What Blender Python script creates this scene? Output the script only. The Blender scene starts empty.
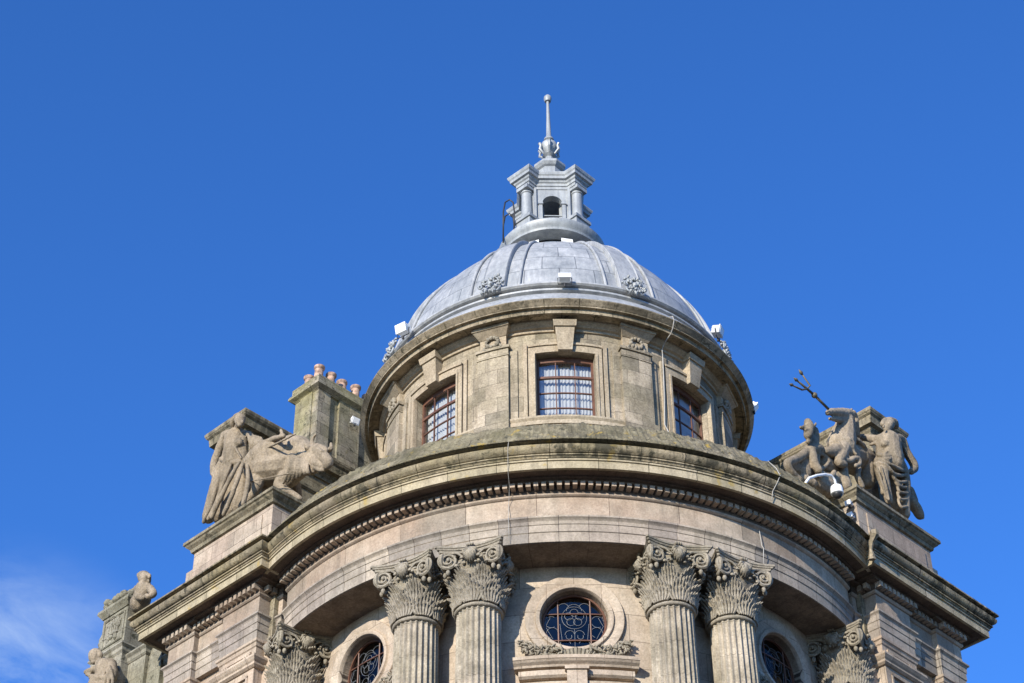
import bpy, bmesh, math, random
from mathutils import Vector, Matrix, noise
random.seed(7)
sc = bpy.context.scene
col = sc.collection
PI = math.pi
rad = math.radians

# ------------------------------------------------------------------ camera, sky, sun, exposure
cam_d = bpy.data.cameras.new('camera')
cam_d.sensor_width = 36.0
cam_d.lens = 70.8258
cam_d.clip_start = 0.5
cam_d.clip_end = 6000
cam = bpy.data.objects.new('camera', cam_d)
col.objects.link(cam)
cR = Vector((0.9999514, -0.0058336, -0.0079468))
cU = Vector((0.0023089, -0.6451034, 0.7640918))
cF = Vector((0.0095839, 0.7640730, 0.6450586))
m = Matrix(((cR.x, cU.x, -cF.x), (cR.y, cU.y, -cF.y), (cR.z, cU.z, -cF.z))).to_4x4()
m.translation = Vector((-1.63082, -40.60386, 1.6))
cam.matrix_world = m
sc.camera = cam

SUN_AZ, SUN_EL = -29.0, 20.0           # azimuth measured from -Y towards +X
world = bpy.data.worlds.new('World')
sc.world = world
world.use_nodes = True
wn, wl = world.node_tree.nodes, world.node_tree.links
wn.clear()
w_out = wn.new('ShaderNodeOutputWorld')
w_bg = wn.new('ShaderNodeBackground')
w_bg.inputs['Strength'].default_value = 0.10
sky = wn.new('ShaderNodeTexSky')
sky.sky_type = 'NISHITA'
sky.sun_disc = False
sky.sun_elevation = rad(SUN_EL)
sky.sun_rotation = rad(180 - SUN_AZ)
sky.altitude = 0
sky.air_density = 1.0
sky.dust_density = 0.35
sky.ozone_density = 4.0
# thin cirrus low in the west: real sky brightness by direction
tc = wn.new('ShaderNodeTexCoord')
hsv = wn.new('ShaderNodeHueSaturation')
hsv.inputs['Saturation'].default_value = 1.12
hsv.inputs['Value'].default_value = 1.0
wl.new(sky.outputs[0], hsv.inputs['Color'])
tone = wn.new('ShaderNodeMixRGB'); tone.blend_type = 'MULTIPLY'; tone.inputs[0].default_value = 1.0
tone.inputs[2].default_value = (0.90, 1.36, 2.05, 1)   # deep clear-air blue
wl.new(hsv.outputs[0], tone.inputs[1])
mp = wn.new('ShaderNodeMapping')
mp.inputs['Rotation'].default_value = (0.5, 0.2, 0.9)
mp.inputs['Scale'].default_value = (12.0, 4.0, 20.0)
wl.new(tc.outputs['Generated'], mp.inputs['Vector'])
cn = wn.new('ShaderNodeTexNoise')
cn.inputs['Scale'].default_value = 1.3
cn.inputs['Detail'].default_value = 9
cn.inputs['Roughness'].default_value = 0.62
cn.inputs['Distortion'].default_value = 0.6
wl.new(mp.outputs[0], cn.inputs['Vector'])
cr = wn.new('ShaderNodeValToRGB')
cr.color_ramp.elements[0].position = 0.33
cr.color_ramp.elements[0].color = (0, 0, 0, 1)
cr.color_ramp.elements[1].position = 0.78
cr.color_ramp.elements[1].color = (1, 1, 1, 1)
wl.new(cn.outputs[0], cr.inputs[0])
# the bank of cirrus sits round one direction of the sky
dot = wn.new('ShaderNodeVectorMath'); dot.operation = 'DOT_PRODUCT'
bank = (cF * 1.0 + cR * ((-40 - 512) / 2014.6) - cU * ((790 - 341.5) / 2014.6)).normalized()
dot.inputs[1].default_value = bank
wl.new(tc.outputs['Generated'], dot.inputs[0])
mr = wn.new('ShaderNodeMapRange')
mr.interpolation_type = 'SMOOTHERSTEP'
mr.inputs['From Min'].default_value = math.cos(rad(7.6))
mr.inputs['From Max'].default_value = math.cos(rad(1.0))
wl.new(dot.outputs['Value'], mr.inputs['Value'])
mul = wn.new('ShaderNodeMath'); mul.operation = 'MULTIPLY'
wl.new(cr.outputs[0], mul.inputs[0]); wl.new(mr.outputs[0], mul.inputs[1])
mul2 = wn.new('ShaderNodeMath'); mul2.operation = 'MULTIPLY'; mul2.inputs[1].default_value = 0.85
wl.new(mul.outputs[0], mul2.inputs[0])
mixc = wn.new('ShaderNodeMixRGB')
mixc.inputs[2].default_value = (5.4, 6.6, 8.2, 1)
wl.new(mul2.outputs[0], mixc.inputs[0]); wl.new(tone.outputs[0], mixc.inputs[1])
wl.new(mixc.outputs[0], w_bg.inputs['Color'])
wl.new(w_bg.outputs[0], w_out.inputs['Surface'])

sun_d = bpy.data.lights.new('sun', 'SUN')
sun_d.energy = 5.0
sun_d.angle = rad(0.5)
sun_d.color = (1.0, 0.93, 0.82)
sun = bpy.data.objects.new('sun', sun_d)
col.objects.link(sun)
sdir = Vector((math.sin(rad(SUN_AZ)) * math.cos(rad(SUN_EL)), -math.cos(rad(SUN_AZ)) * math.cos(rad(SUN_EL)), math.sin(rad(SUN_EL))))
sun.rotation_euler = sdir.to_track_quat('Z', 'Y').to_euler()
sun.location = (-20, -40, 60)
sc.view_settings.view_transform = 'Standard'
sc.view_settings.look = 'None'
sc.view_settings.exposure = 0.4
sc.view_settings.gamma = 1.0
sc.view_settings.use_curve_mapping = False

# ------------------------------------------------------------------ materials
def mat_new(name):
    mt = bpy.data.materials.new(name)
    mt.use_nodes = True
    nt = mt.node_tree
    b = nt.nodes['Principled BSDF']
    return mt, nt, nt.nodes, nt.links, b

def ramp(N, L, src, stops):
    r = N.new('ShaderNodeValToRGB')
    e = r.color_ramp.elements
    e[0].position, e[0].color = stops[0][0], (*stops[0][1], 1)
    e[1].position, e[1].color = stops[-1][0], (*stops[-1][1], 1)
    for p, c in stops[1:-1]:
        x = e.new(p); x.color = (*c, 1)
    L.new(src, r.inputs[0])
    return r

def noise_tex(N, L, vec, scale, detail=5, rough=0.55, dist=0.0):
    n = N.new('ShaderNodeTexNoise')
    n.inputs['Scale'].default_value = scale
    n.inputs['Detail'].default_value = detail
    n.inputs['Roughness'].default_value = rough
    n.inputs['Distortion'].default_value = dist
    L.new(vec, n.inputs['Vector'])
    return n

def mixrgb(N, L, fac, a, b, mode='MIX', f=None):
    x = N.new('ShaderNodeMixRGB'); x.blend_type = mode
    if fac is not None: L.new(fac, x.inputs[0])
    if f is not None: x.inputs[0].default_value = f
    for i, v in ((1, a), (2, b)):
        if isinstance(v, tuple): x.inputs[i].default_value = (*v, 1)
        else: L.new(v, x.inputs[i])
    return x

def stone(name, base, alt, bw=0.9, bh=0.36, joint=True, tint=(0.36, 0.25, 0.18), tint_amt=0.5,
          moss=0.0, moss_col=(0.13, 0.12, 0.05), black=0.25, bump=0.25, mortar=(0.09, 0.07, 0.055), rough=0.85, msize=0.007, lichen=0.0, mott=1.0, drip=0.0):
    mt, nt, N, L, b = mat_new(name)
    geo = N.new('ShaderNodeNewGeometry')
    pos = geo.outputs['Position']
    n_big = noise_tex(N, L, pos, 0.55, 5, 0.6)
    n_mid = noise_tex(N, L, pos, 2.3, 7, 0.62)
    n_fine = noise_tex(N, L, pos, 22.0, 6, 0.7)
    st = N.new('ShaderNodeMapping'); st.inputs['Scale'].default_value = (3.0, 3.0, 0.45)
    L.new(pos, st.inputs['Vector'])
    n_str = noise_tex(N, L, st.outputs[0], 1.6, 6, 0.6)
    if joint:
        uv = N.new('ShaderNodeUVMap'); uv.uv_map = 'UVMap'
        bt = N.new('ShaderNodeTexBrick')
        bt.offset = 0.5
        bt.inputs['Scale'].default_value = 1.0
        bt.inputs['Brick Width'].default_value = bw
        bt.inputs['Row Height'].default_value = bh
        bt.inputs['Mortar Size'].default_value = msize
        bt.inputs['Mortar Smooth'].default_value = 0.3
        bt.inputs['Bias'].default_value = 0.0
        bt.inputs['Color1'].default_value = (*base, 1)
        bt.inputs['Color2'].default_value = (*alt, 1)
        bt.inputs['Mortar'].default_value = (*mortar, 1)
        L.new(uv.outputs[0], bt.inputs['Vector'])
        c = bt.outputs['Color']
    else:
        r0 = ramp(N, L, n_mid.outputs[0], [(0.35, base), (0.65, alt)])
        c = r0.outputs[0]
    rt = ramp(N, L, n_big.outputs[0], [(0.42, (0, 0, 0)), (0.62, (tint_amt,) * 3)])
    c = mixrgb(N, L, rt.outputs[0], c, tint).outputs[0]
    # fine mottling
    rm = ramp(N, L, n_fine.outputs[0], [(0.32, (0.55, 0.54, 0.52)), (0.64, (1.22, 1.22, 1.22))])
    c = mixrgb(N, L, None, c, rm.outputs[0], 'MULTIPLY', 0.8 * mott).outputs[0]
    rmm = ramp(N, L, n_mid.outputs[0], [(0.36, (0.62, 0.61, 0.58)), (0.62, (1.18, 1.18, 1.17))])
    c = mixrgb(N, L, None, c, rmm.outputs[0], 'MULTIPLY', 0.7 * mott).outputs[0]
    # soot streaks
    rs = ramp(N, L, n_str.outputs[0], [(0.50, (0, 0, 0)), (0.74, (black,) * 3)])
    c = mixrgb(N, L, rs.outputs[0], c, (0.075, 0.065, 0.05)).outputs[0]
    if drip > 0:
        sd = N.new('ShaderNodeMapping'); sd.inputs['Scale'].default_value = (7.0, 7.0, 1.2)
        L.new(pos, sd.inputs['Vector'])
        n_d = noise_tex(N, L, sd.outputs[0], 1.0, 5, 0.6)
        n_w = noise_tex(N, L, pos, 0.45, 3, 0.5)
        md = N.new('ShaderNodeMath'); md.operation = 'MULTIPLY'
        L.new(n_d.outputs[0], md.inputs[0]); L.new(n_w.outputs[0], md.inputs[1])
        rd_ = ramp(N, L, md.outputs[0], [(0.25, (0, 0, 0)), (0.34, (drip,) * 3)])
        c = mixrgb(N, L, rd_.outputs[0], c, (0.045, 0.042, 0.028)).outputs[0]
    if moss > 0:
        n_m = noise_tex(N, L, pos, 1.5, 9, 0.68, 0.4)
        rmo = ramp(N, L, n_m.outputs[0], [(0.60 - 0.28 * moss, (0, 0, 0)), (0.80 - 0.22 * moss, (0.85,) * 3)])
        c = mixrgb(N, L, rmo.outputs[0], c, moss_col).outputs[0]
        n_k = noise_tex(N, L, pos, 4.2, 9, 0.75, 0.6)
        rk = ramp(N, L, n_k.outputs[0], [(0.55, (0, 0, 0)), (0.63, (0.85,) * 3)])
        c = mixrgb(N, L, rk.outputs[0], c, (0.035, 0.035, 0.022)).outputs[0]
    if lichen > 0:
        n_l = noise_tex(N, L, pos, 3.1, 6, 0.6)
        rl = ramp(N, L, n_l.outputs[0], [(0.60, (0, 0, 0)), (0.68, (lichen,) * 3)])
        c = mixrgb(N, L, rl.outputs[0], c, (0.36, 0.25, 0.06)).outputs[0]
    L.new(c, b.inputs['Base Color'])
    b.inputs['Roughness'].default_value = rough
    b.inputs['Specular IOR Level'].default_value = 0.2
    bp = N.new('ShaderNodeBump'); bp.inputs['Strength'].default_value = bump; bp.inputs['Distance'].default_value = 0.03
    addn = N.new('ShaderNodeMath'); addn.operation = 'ADD'
    L.new(n_fine.outputs[0], addn.inputs[0]); L.new(n_mid.outputs[0], addn.inputs[1])
    L.new(addn.outputs[0], bp.inputs['Height'])
    last = bp
    if joint:
        b2 = N.new('ShaderNodeBump'); b2.invert = True; b2.inputs['Strength'].default_value = 0.5; b2.inputs['Distance'].default_value = 0.012
        L.new(bt.outputs['Fac'], b2.inputs['Height']); L.new(bp.outputs[0], b2.inputs['Normal'])
        last = b2
    L.new(last.outputs[0], b.inputs['Normal'])
    return mt

def plain(name, colr, rough=0.6, metal=0.0, spec=0.3, var=0.15, scale=6.0):
    mt, nt, N, L, b = mat_new(name)
    geo = N.new('ShaderNodeNewGeometry')
    n = noise_tex(N, L, geo.outputs['Position'], scale, 5)
    lo = tuple(x * (1 - var) for x in colr); hi = tuple(min(1, x * (1 + var)) for x in colr)
    r = ramp(N, L, n.outputs[0], [(0.35, lo), (0.65, hi)])
    L.new(r.outputs[0], b.inputs['Base Color'])
    b.inputs['Roughness'].default_value = rough
    b.inputs['Metallic'].default_value = metal
    b.inputs['Specular IOR Level'].default_value = spec
    return mt

M = {}
M['frieze'] = stone('pale_sandstone_blocks', (0.5, 0.41, 0.315), (0.25, 0.21, 0.165), 1.5, 3.0, tint=(0.37, 0.255, 0.18), tint_amt=0.5, black=0.35, mott=0.7)
M['arch'] = stone('architrave_sandstone', (0.5, 0.42, 0.32), (0.23, 0.205, 0.175), 0.62, 3.0, tint=(0.304, 0.242, 0.202), tint_amt=0.45, black=0.4, mott=0.7)
M['cornice'] = stone('mossy_cornice_stone', (0.43, 0.35, 0.235), (0.25, 0.21, 0.145), 0.95, 3.0, tint=(0.258, 0.214, 0.101), tint_amt=0.5, moss=0.30, moss_col=(0.15, 0.13, 0.075), black=0.6, bump=0.6, lichen=0.6, msize=0.012, mortar=(0.055, 0.047, 0.037), drip=0.85)
M['slab'] = stone('weathered_roof_slab', (0.34, 0.29, 0.2), (0.23, 0.2, 0.13), 1.4, 3.0, tint=(0.221, 0.195, 0.110), tint_amt=0.5, moss=0.38, moss_col=(0.120, 0.107, 0.055), black=0.6, bump=1.0, lichen=1.0, drip=0.5)
M['fascia'] = stone('cornice_fascia_stone', (0.5, 0.42, 0.295), (0.33, 0.28, 0.185), 1.05, 3.0, tint=(0.368, 0.307, 0.184), tint_amt=0.5, moss=0.0, black=0.4, bump=0.35, lichen=0.6, msize=0.010, mortar=(0.074, 0.065, 0.046), mott=0.7)
M['soffit_shade'] = stone('shaded_soffit_stone', (0.26, 0.205, 0.155), (0.18, 0.145, 0.11), 0.62, 3.0, tint=(0.20, 0.15, 0.11), black=0.5)  # dark tone paints in the shade under the architrave
M['soffit'] = stone('shade_toned_soffit_stone', (0.147, 0.112, 0.083), (0.110, 0.084, 0.064), 0.6, 3.0, tint=(0.147, 0.093, 0.064), black=0.6)  # base colour kept dark to deepen the shade under the cornices
M['drum'] = stone('olive_drum_stone', (0.47, 0.39, 0.29), (0.22, 0.19, 0.14), 0.62, 0.42, tint=(0.285, 0.242, 0.156), tint_amt=0.6, moss=0.0, black=0.45, bump=0.4, msize=0.005)
M['drumtrim'] = stone('drum_trim_stone', (0.478, 0.400, 0.285), (0.368, 0.307, 0.221), joint=False, tint=(0.368, 0.270, 0.175), tint_amt=0.4, black=0.4)
M['drumcorn'] = stone('drum_cornice_stone', (0.45, 0.375, 0.265), (0.29, 0.24, 0.17), 0.85, 3.0, tint=(0.31, 0.25, 0.16), tint_amt=0.6, moss=0.08, black=0.45, bump=0.4, msize=0.010, mortar=(0.074, 0.065, 0.037), drip=0.5)
M['wall'] = stone('bay_wall_stone', (0.52, 0.435, 0.335), (0.37, 0.305, 0.235), 1.1, 0.62, tint=(0.423, 0.316, 0.230), tint_amt=0.4, black=0.2, msize=0.005, mott=0.7)
M['wing'] = stone('wing_wall_stone', (0.49, 0.395, 0.295), (0.34, 0.27, 0.2), 1.0, 0.5, tint=(0.405, 0.288, 0.212), tint_amt=0.4, black=0.3, msize=0.005, mott=0.7)
M['carve'] = stone('carved_capital_stone', (0.405, 0.353, 0.276), (0.276, 0.242, 0.193), joint=False, tint=(0.276, 0.242, 0.166), tint_amt=0.5, black=0.5, bump=0.6)
M['shaft'] = stone('column_shaft_stone', (0.460, 0.391, 0.304), (0.350, 0.307, 0.239), 20.0, 0.75, tint=(0.285, 0.251, 0.175), tint_amt=0.6, black=0.4, msize=0.004, drip=0.25)
M['statue'] = stone('statue_sandstone', (0.47, 0.38, 0.27), (0.31, 0.25, 0.18), joint=False, tint=(0.212, 0.167, 0.110), tint_amt=0.6, black=0.5, bump=0.8, drip=0.3)
M['attic'] = stone('attic_stone', (0.350, 0.298, 0.212), (0.248, 0.214, 0.147), 0.75, 0.34, tint=(0.230, 0.195, 0.120), tint_amt=0.6, moss=0.06, black=0.6, bump=0.5, drip=0.6)
M['plinth'] = stone('plinth_stone', (0.5, 0.41, 0.31), (0.33, 0.27, 0.21), 0.8, 0.42, tint=(0.423, 0.307, 0.230), tint_amt=0.5, black=0.4, mott=0.7)
M['chim'] = stone('chimney_stone', (0.36, 0.31, 0.23), (0.24, 0.215, 0.16), 0.62, 0.36, tint=(0.258, 0.233, 0.101), tint_amt=0.6, moss=0.05, moss_col=(0.184, 0.158, 0.046), black=0.45)
M['far'] = stone('grey_green_gable_stone', (0.313, 0.288, 0.230), (0.248, 0.233, 0.175), 0.9, 0.5, tint=(0.221, 0.205, 0.138), tint_amt=0.6, moss=0.03, black=0.5)
M['terra'] = plain('terracotta', (0.38, 0.25, 0.18), 0.85, var=0.5, scale=9.0)
M['brown'] = plain('brown_painted_timber', (0.13, 0.062, 0.04), 0.45, var=0.2)
M['curtain'] = plain('white_net_curtain', (0.52, 0.52, 0.50), 0.9, var=0.05)
M['dark'] = plain('dark_room', (0.03, 0.03, 0.035), 0.9)
M['white'] = plain('white_plastic', (0.78, 0.78, 0.76), 0.35, spec=0.5, var=0.04)
M['grey'] = plain('grey_housing', (0.45, 0.46, 0.46), 0.4, spec=0.5, var=0.08)
M['black'] = plain('black_metal', (0.03, 0.03, 0.03), 0.4)
M['bronze'] = plain('dark_green_bronze', (0.13, 0.11, 0.07), 0.5, metal=0.2, var=0.3)
M['cable'] = plain('pale_cable', (0.42, 0.40, 0.36), 0.6, var=0.1)
M['came'] = plain('lead_came', (0.17, 0.18, 0.19), 0.5, var=0.1)
M['roof'] = plain('dark_roof_felt', (0.10, 0.10, 0.10), 0.8)

def lead(name, base, alt, seams=True, bw=0.9, bh=0.62):
    mt, nt, N, L, b = mat_new(name)
    geo = N.new('ShaderNodeNewGeometry'); pos = geo.outputs['Position']
    n1 = noise_tex(N, L, pos, 1.6, 7, 0.6)
    st = N.new('ShaderNodeMapping'); st.inputs['Scale'].default_value = (5, 5, 0.35)
    L.new(pos, st.inputs['Vector'])
    n2 = noise_tex(N, L, st.outputs[0], 1.8, 6, 0.65)
    n3 = noise_tex(N, L, pos, 16, 6, 0.7)
    c = ramp(N, L, n1.outputs[0], [(0.35, base), (0.65, alt)]).outputs[0]
    rs = ramp(N, L, n2.outputs[0], [(0.35, (0.76, 0.77, 0.79)), (0.65, (1.12, 1.12, 1.11))])
    c = mixrgb(N, L, None, c, rs.outputs[0], 'MULTIPLY', 1.0).outputs[0]
    r3 = ramp(N, L, n3.outputs[0], [(0.3, (0.82,) * 3), (0.7, (1.1,) * 3)])
    c = mixrgb(N, L, None, c, r3.outputs[0], 'MULTIPLY', 0.7).outputs[0]
    nrm = None
    if seams:
        uv = N.new('ShaderNodeUVMap'); uv.uv_map = 'UVMap'
        bt = N.new('ShaderNodeTexBrick'); bt.offset = 0.5
        bt.inputs['Scale'].default_value = 1.0
        bt.inputs['Brick Width'].default_value = bw; bt.inputs['Row Height'].default_value = bh
        bt.inputs['Mortar Size'].default_value = 0.012; bt.inputs['Mortar Smooth'].default_value = 0.2
        bt.inputs['Color1'].default_value = (1, 1, 1, 1); bt.inputs['Color2'].default_value = (0.76, 0.78, 0.80, 1)
        bt.inputs['Mortar'].default_value = (0.36, 0.38, 0.40, 1)
        L.new(uv.outputs[0], bt.inputs['Vector'])
        c = mixrgb(N, L, None, c, bt.outputs['Color'], 'MULTIPLY', 1.0).outputs[0]
        b2 = N.new('ShaderNodeBump'); b2.invert = True; b2.inputs['Strength'].default_value = 0.5; b2.inputs['Distance'].default_value = 0.015
        L.new(bt.outputs['Fac'], b2.inputs['Height']); nrm = b2
    L.new(c, b.inputs['Base Color'])
    b.inputs['Roughness'].default_value = 0.5
    b.inputs['Metallic'].default_value = 0.08
    bp = N.new('ShaderNodeBump'); bp.inputs['Strength'].default_value = 0.25; bp.inputs['Distance'].default_value = 0.03
    L.new(n1.outputs[0], bp.inputs['Height'])
    if nrm: L.new(nrm.outputs[0], bp.inputs['Normal'])
    L.new(bp.outputs[0], b.inputs['Normal'])
    return mt
M['lead'] = lead('dome_lead_sheet', (0.31, 0.32, 0.32), (0.46, 0.46, 0.45))
M['lead2'] = lead('lead_trim', (0.30, 0.31, 0.31), (0.42, 0.42, 0.41), seams=False)
M['lant'] = lead('painted_lantern', (0.27, 0.285, 0.29), (0.38, 0.395, 0.39), seams=False)

def glass_mat(name, tint, mixf):
    mt, nt, N, L, b = mat_new(name)
    N.remove(b)
    out = N['Material Output']
    tr = N.new('ShaderNodeBsdfTransparent'); tr.inputs[0].default_value = (*tint, 1)
    gl = N.new('ShaderNodeBsdfGlossy'); gl.inputs['Roughness'].default_value = 0.03
    geo = N.new('ShaderNodeNewGeometry')
    n = noise_tex(N, L, geo.outputs['Position'], 2.2, 2)
    bp = N.new('ShaderNodeBump'); bp.inputs['Strength'].default_value = 0.08; bp.inputs['Distance'].default_value = 0.05
    L.new(n.outputs[0], bp.inputs['Height']); L.new(bp.outputs[0], gl.inputs['Normal'])
    mx = N.new('ShaderNodeMixShader'); mx.inputs[0].default_value = mixf
    L.new(tr.outputs[0], mx.inputs[1]); L.new(gl.outputs[0], mx.inputs[2])
    L.new(mx.outputs[0], out.inputs['Surface'])
    return mt
M['glass'] = glass_mat('window_glass', (0.90, 0.92, 0.93), 0.17)
M['glassd'] = glass_mat('leaded_glass', (0.42, 0.42, 0.42), 0.06)

def ground_mat(name, c1, c2, scale):
    mt, nt, N, L, b = mat_new(name)
    geo = N.new('ShaderNodeNewGeometry')
    n = noise_tex(N, L, geo.outputs['Position'], scale, 8, 0.65)
    r = ramp(N, L, n.outputs[0], [(0.3, c1), (0.7, c2)])
    L.new(r.outputs[0], b.inputs['Base Color']); b.inputs['Roughness'].default_value = 0.9
    return mt
M['asphalt'] = ground_mat('asphalt', (0.04, 0.04, 0.042), (0.065, 0.063, 0.06), 1.5)
M['paving'] = ground_mat('paving', (0.20, 0.18, 0.16), (0.28, 0.26, 0.23), 2.0)
M['paint'] = ground_mat('road_paint', (0.7, 0.7, 0.66), (0.8, 0.8, 0.76), 4.0)

# ------------------------------------------------------------------ mesh builder
q = math.sqrt(0.5)
def W(side, t, s, z):                 # frame of a wing: t along it away from the tower, s into the building
    return Vector((side * q * (7.86 - s) + side * q * t, -q * (7.86 - s) + q * t, z))

def pol(az, r, z):                    # az degrees from the tower's front
    a = rad(az)
    return Vector((r * math.sin(a), -r * math.cos(a), z))

class MB:
    def __init__(self): self.v = []; self.f = []; self.c = []
    def add(self, vs, fs, cyl=0.0):
        o = len(self.v); self.v += [Vector(p) for p in vs]
        for f in fs: self.f.append([i + o for i in f]); self.c.append(cyl)
        return self
    def grid(self, rows, cyl=0.0, closed_u=False, closed_v=False):
        nr, nc = len(rows), len(rows[0])
        vs = [p for r in rows for p in r]; fs = []
        for i in range(nr if closed_v else nr - 1):
            for j in range(nc if closed_u else nc - 1):
                a = i * nc + j; b_ = i * nc + (j + 1) % nc
                i2 = (i + 1) % nr
                fs.append([a, b_, i2 * nc + (j + 1) % nc, i2 * nc + j])
        return self.add(vs, fs, cyl)
    def lathe(self, prof, a0=-180, a1=180, n=160, closed=False, cx=0, cy=0, cyl=None, caps=True):
        full = abs((a1 - a0) - 360) < 1e-6
        k = n if full else n + 1
        rows = []
        for (r, z) in prof:
            rows.append([pol(a0 + (a1 - a0) * i / n, r, z) + Vector((cx, cy, 0)) for i in range(k)])
        R_ = cyl if cyl is not None else max(p[0] for p in prof)
        o = len(self.v)
        self.grid(rows, R_, closed_u=full, closed_v=closed)
        if closed and not full and caps:
            self.f.append([o + i * k for i in range(len(prof))]); self.c.append(0)
            self.f.append([o + i * k + k - 1 for i in range(len(prof))][::-1]); self.c.append(0)
        return self
    def cylblock(self, a0, a1, zlo, zhi, r0, r1, n=6, cyl=None):
        # closed block between radii r0<r1; zlo/zhi numbers or functions of az
        fl = zlo if callable(zlo) else (lambda a: zlo)
        fh = zhi if callable(zhi) else (lambda a: zhi)
        rows = [[], [], [], []]
        for i in range(n + 1):
            a = a0 + (a1 - a0) * i / n
            lo, hi = fl(a), fh(a)
            rows[0].append(pol(a, r1, lo)); rows[1].append(pol(a, r1, hi)); rows[2].append(pol(a, r0, hi)); rows[3].append(pol(a, r0, lo))
        o = len(self.v); k = n + 1
        self.grid(rows, cyl or r1, closed_v=True)
        self.f.append([o, o + k, o + 2 * k, o + 3 * k]); self.c.append(0)
        self.f.append([o + k - 1 + 3 * k, o + k - 1 + 2 * k, o + k - 1 + k, o + k - 1]); self.c.append(0)
        return self
    def box8(self, p):                # p: bottom 4 then top 4
        return self.add(p, [[0, 3, 2, 1], [4, 5, 6, 7], [0, 1, 5, 4], [1, 2, 6, 5], [2, 3, 7, 6], [3, 0, 4, 7]])
    def wbox(self, side, t0, t1, s0, s1, z0, z1):
        pts = [(t0, s0), (t1, s0), (t1, s1), (t0, s1)]
        return self.box8([W(side, t, s, z0) for t, s in pts] + [W(side, t, s, z1) for t, s in pts])
    def box(self, c, sx, sy, sz, rz=0.0, rx=0.0, mtx=None):
        Mx = mtx if mtx is not None else Matrix.Translation(Vector(c)) @ Matrix.Rotation(rz, 4, 'Z') @ Matrix.Rotation(rx, 4, 'X')
        p = [Mx @ Vector((x * sx / 2, y * sy / 2, z * sz / 2)) for z in (-1, 1) for x, y in ((-1, -1), (1, -1), (1, 1), (-1, 1))]
        return self.box8(p)
    def tube(self, pts, r, n=8, closed=False):
        pts = [Vector(p) for p in pts]; m_ = len(pts)
        rs = r if isinstance(r, (list, tuple)) else [r] * m_
        rows = []; up = None
        for i, p in enumerate(pts):
            if closed: d = pts[(i + 1) % m_] - pts[i - 1]
            else: d = pts[min(i + 1, m_ - 1)] - pts[max(i - 1, 0)]
            d.normalize()
            if up is None:
                up = d.orthogonal().normalized()
            up = (up - d * up.dot(d))
            up = up.normalized() if up.length > 1e-6 else d.orthogonal().normalized()
            sd = d.cross(up)
            rows.append([p + (up * math.cos(2 * PI * k / n) + sd * math.sin(2 * PI * k / n)) * rs[i] for k in range(n)])
        o = len(self.v)
        self.grid(rows, 0.0, closed_u=True, closed_v=closed)
        if not closed:
            self.f.append([o + k for k in range(n)][::-1]); self.c.append(0)
            self.f.append([o + (m_ - 1) * n + k for k in range(n)]); self.c.append(0)
        return self
    def ball(self, c, r, n=10, sx=1, sy=1, sz=1, mtx=None):
        c = Vector(c); rows = []
        for i in range(n // 2 + 1):
            th = PI * i / (n // 2)
            row = []
            for k in range(n):
                v = Vector((math.sin(th) * math.cos(2 * PI * k / n) * sx, math.sin(th) * math.sin(2 * PI * k / n) * sy, math.cos(th) * sz)) * r
                if mtx is not None: v = mtx @ v
                row.append(c + v)
            rows.append(row)
        return self.grid(rows, 0.0, closed_u=True)
    def sweep(self, path, prof, closed=False):
        # path: plan points, outward side = right of travel; prof: (out, z) going round or down
        P = [Vector((p[0], p[1])) for p in path]; n = len(P); offs = []
        for i in range(n):
            if closed: a, b_, c_ = P[i - 1], P[i], P[(i + 1) % n]
            else: a, b_, c_ = P[max(i - 1, 0)], P[i], P[min(i + 1, n - 1)]
            d1 = (b_ - a) if (closed or i > 0) else (c_ - b_)
            d2 = (c_ - b_) if (closed or i < n - 1) else (b_ - a)
            n1 = Vector((d1.y, -d1.x)).normalized(); n2 = Vector((d2.y, -d2.x)).normalized()
            h = (n1 + n2)
            h = h / max(h.dot(n1), 0.2) if h.length > 1e-5 else n1
            offs.append(h)
        rows = []
        for (o_, z) in prof:
            rows.append([Vector((P[i].x + offs[i].x * o_, P[i].y + offs[i].y * o_, z)) for i in range(n)])
        self.grid(rows, 0.0, closed_u=closed)
        return self
    def poly(self, pts): return self.add(pts, [list(range(len(pts)))])
    def build(self, name, mt, parent=None, smooth=False, origin=None, recalc=True, autos=None):
        me = bpy.data.meshes.new(name)
        org = Vector(origin) if origin is not None else Vector((0, 0, 0))
        me.from_pydata([v - org for v in self.v], [], self.f)
        me.update()
        if recalc:
            bm = bmesh.new(); bm.from_mesh(me)
            bmesh.ops.recalc_face_normals(bm, faces=bm.faces)
            bm.to_mesh(me); bm.free(); me.update()
        uvl = me.uv_layers.new(name='UVMap')
        for pi_, p in enumerate(me.polygons):
            cy = self.c[pi_]; nrm = p.normal
            for li in p.loop_indices:
                co = me.vertices[me.loops[li].vertex_index].co + org
                if cy:
                    a = math.atan2(co.x, -co.y)
                    ca = math.atan2(p.center.x + org.x, -(p.center.y + org.y))
                    if a - ca > PI: a -= 2 * PI
                    if ca - a > PI: a += 2 * PI
                    if abs(nrm.z) > 0.8: uvl.data[li].uv = (a * cy, math.hypot(co.x, co.y))
                    else: uvl.data[li].uv = (a * cy, co.z)
                elif abs(nrm.z) > 0.75:
                    uvl.data[li].uv = (q * (co.x + co.y), q * (co.x - co.y))
                else:
                    h = Vector((-nrm.y, nrm.x)); h.normalize()
                    uvl.data[li].uv = (co.x * h.x + co.y * h.y, co.z)
        if smooth or autos:
            for p in me.polygons: p.use_smooth = True
            if autos:
                me.set_sharp_from_angle(angle=rad(autos))
        if mt: me.materials.append(mt)
        o = bpy.data.objects.new(name, me)
        col.objects.link(o)
        o.location = org
        if parent:
            o.parent = parent
            o.matrix_parent_inverse = Matrix.Identity(4)
            o.location = org - gloc(parent)
        return o

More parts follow.
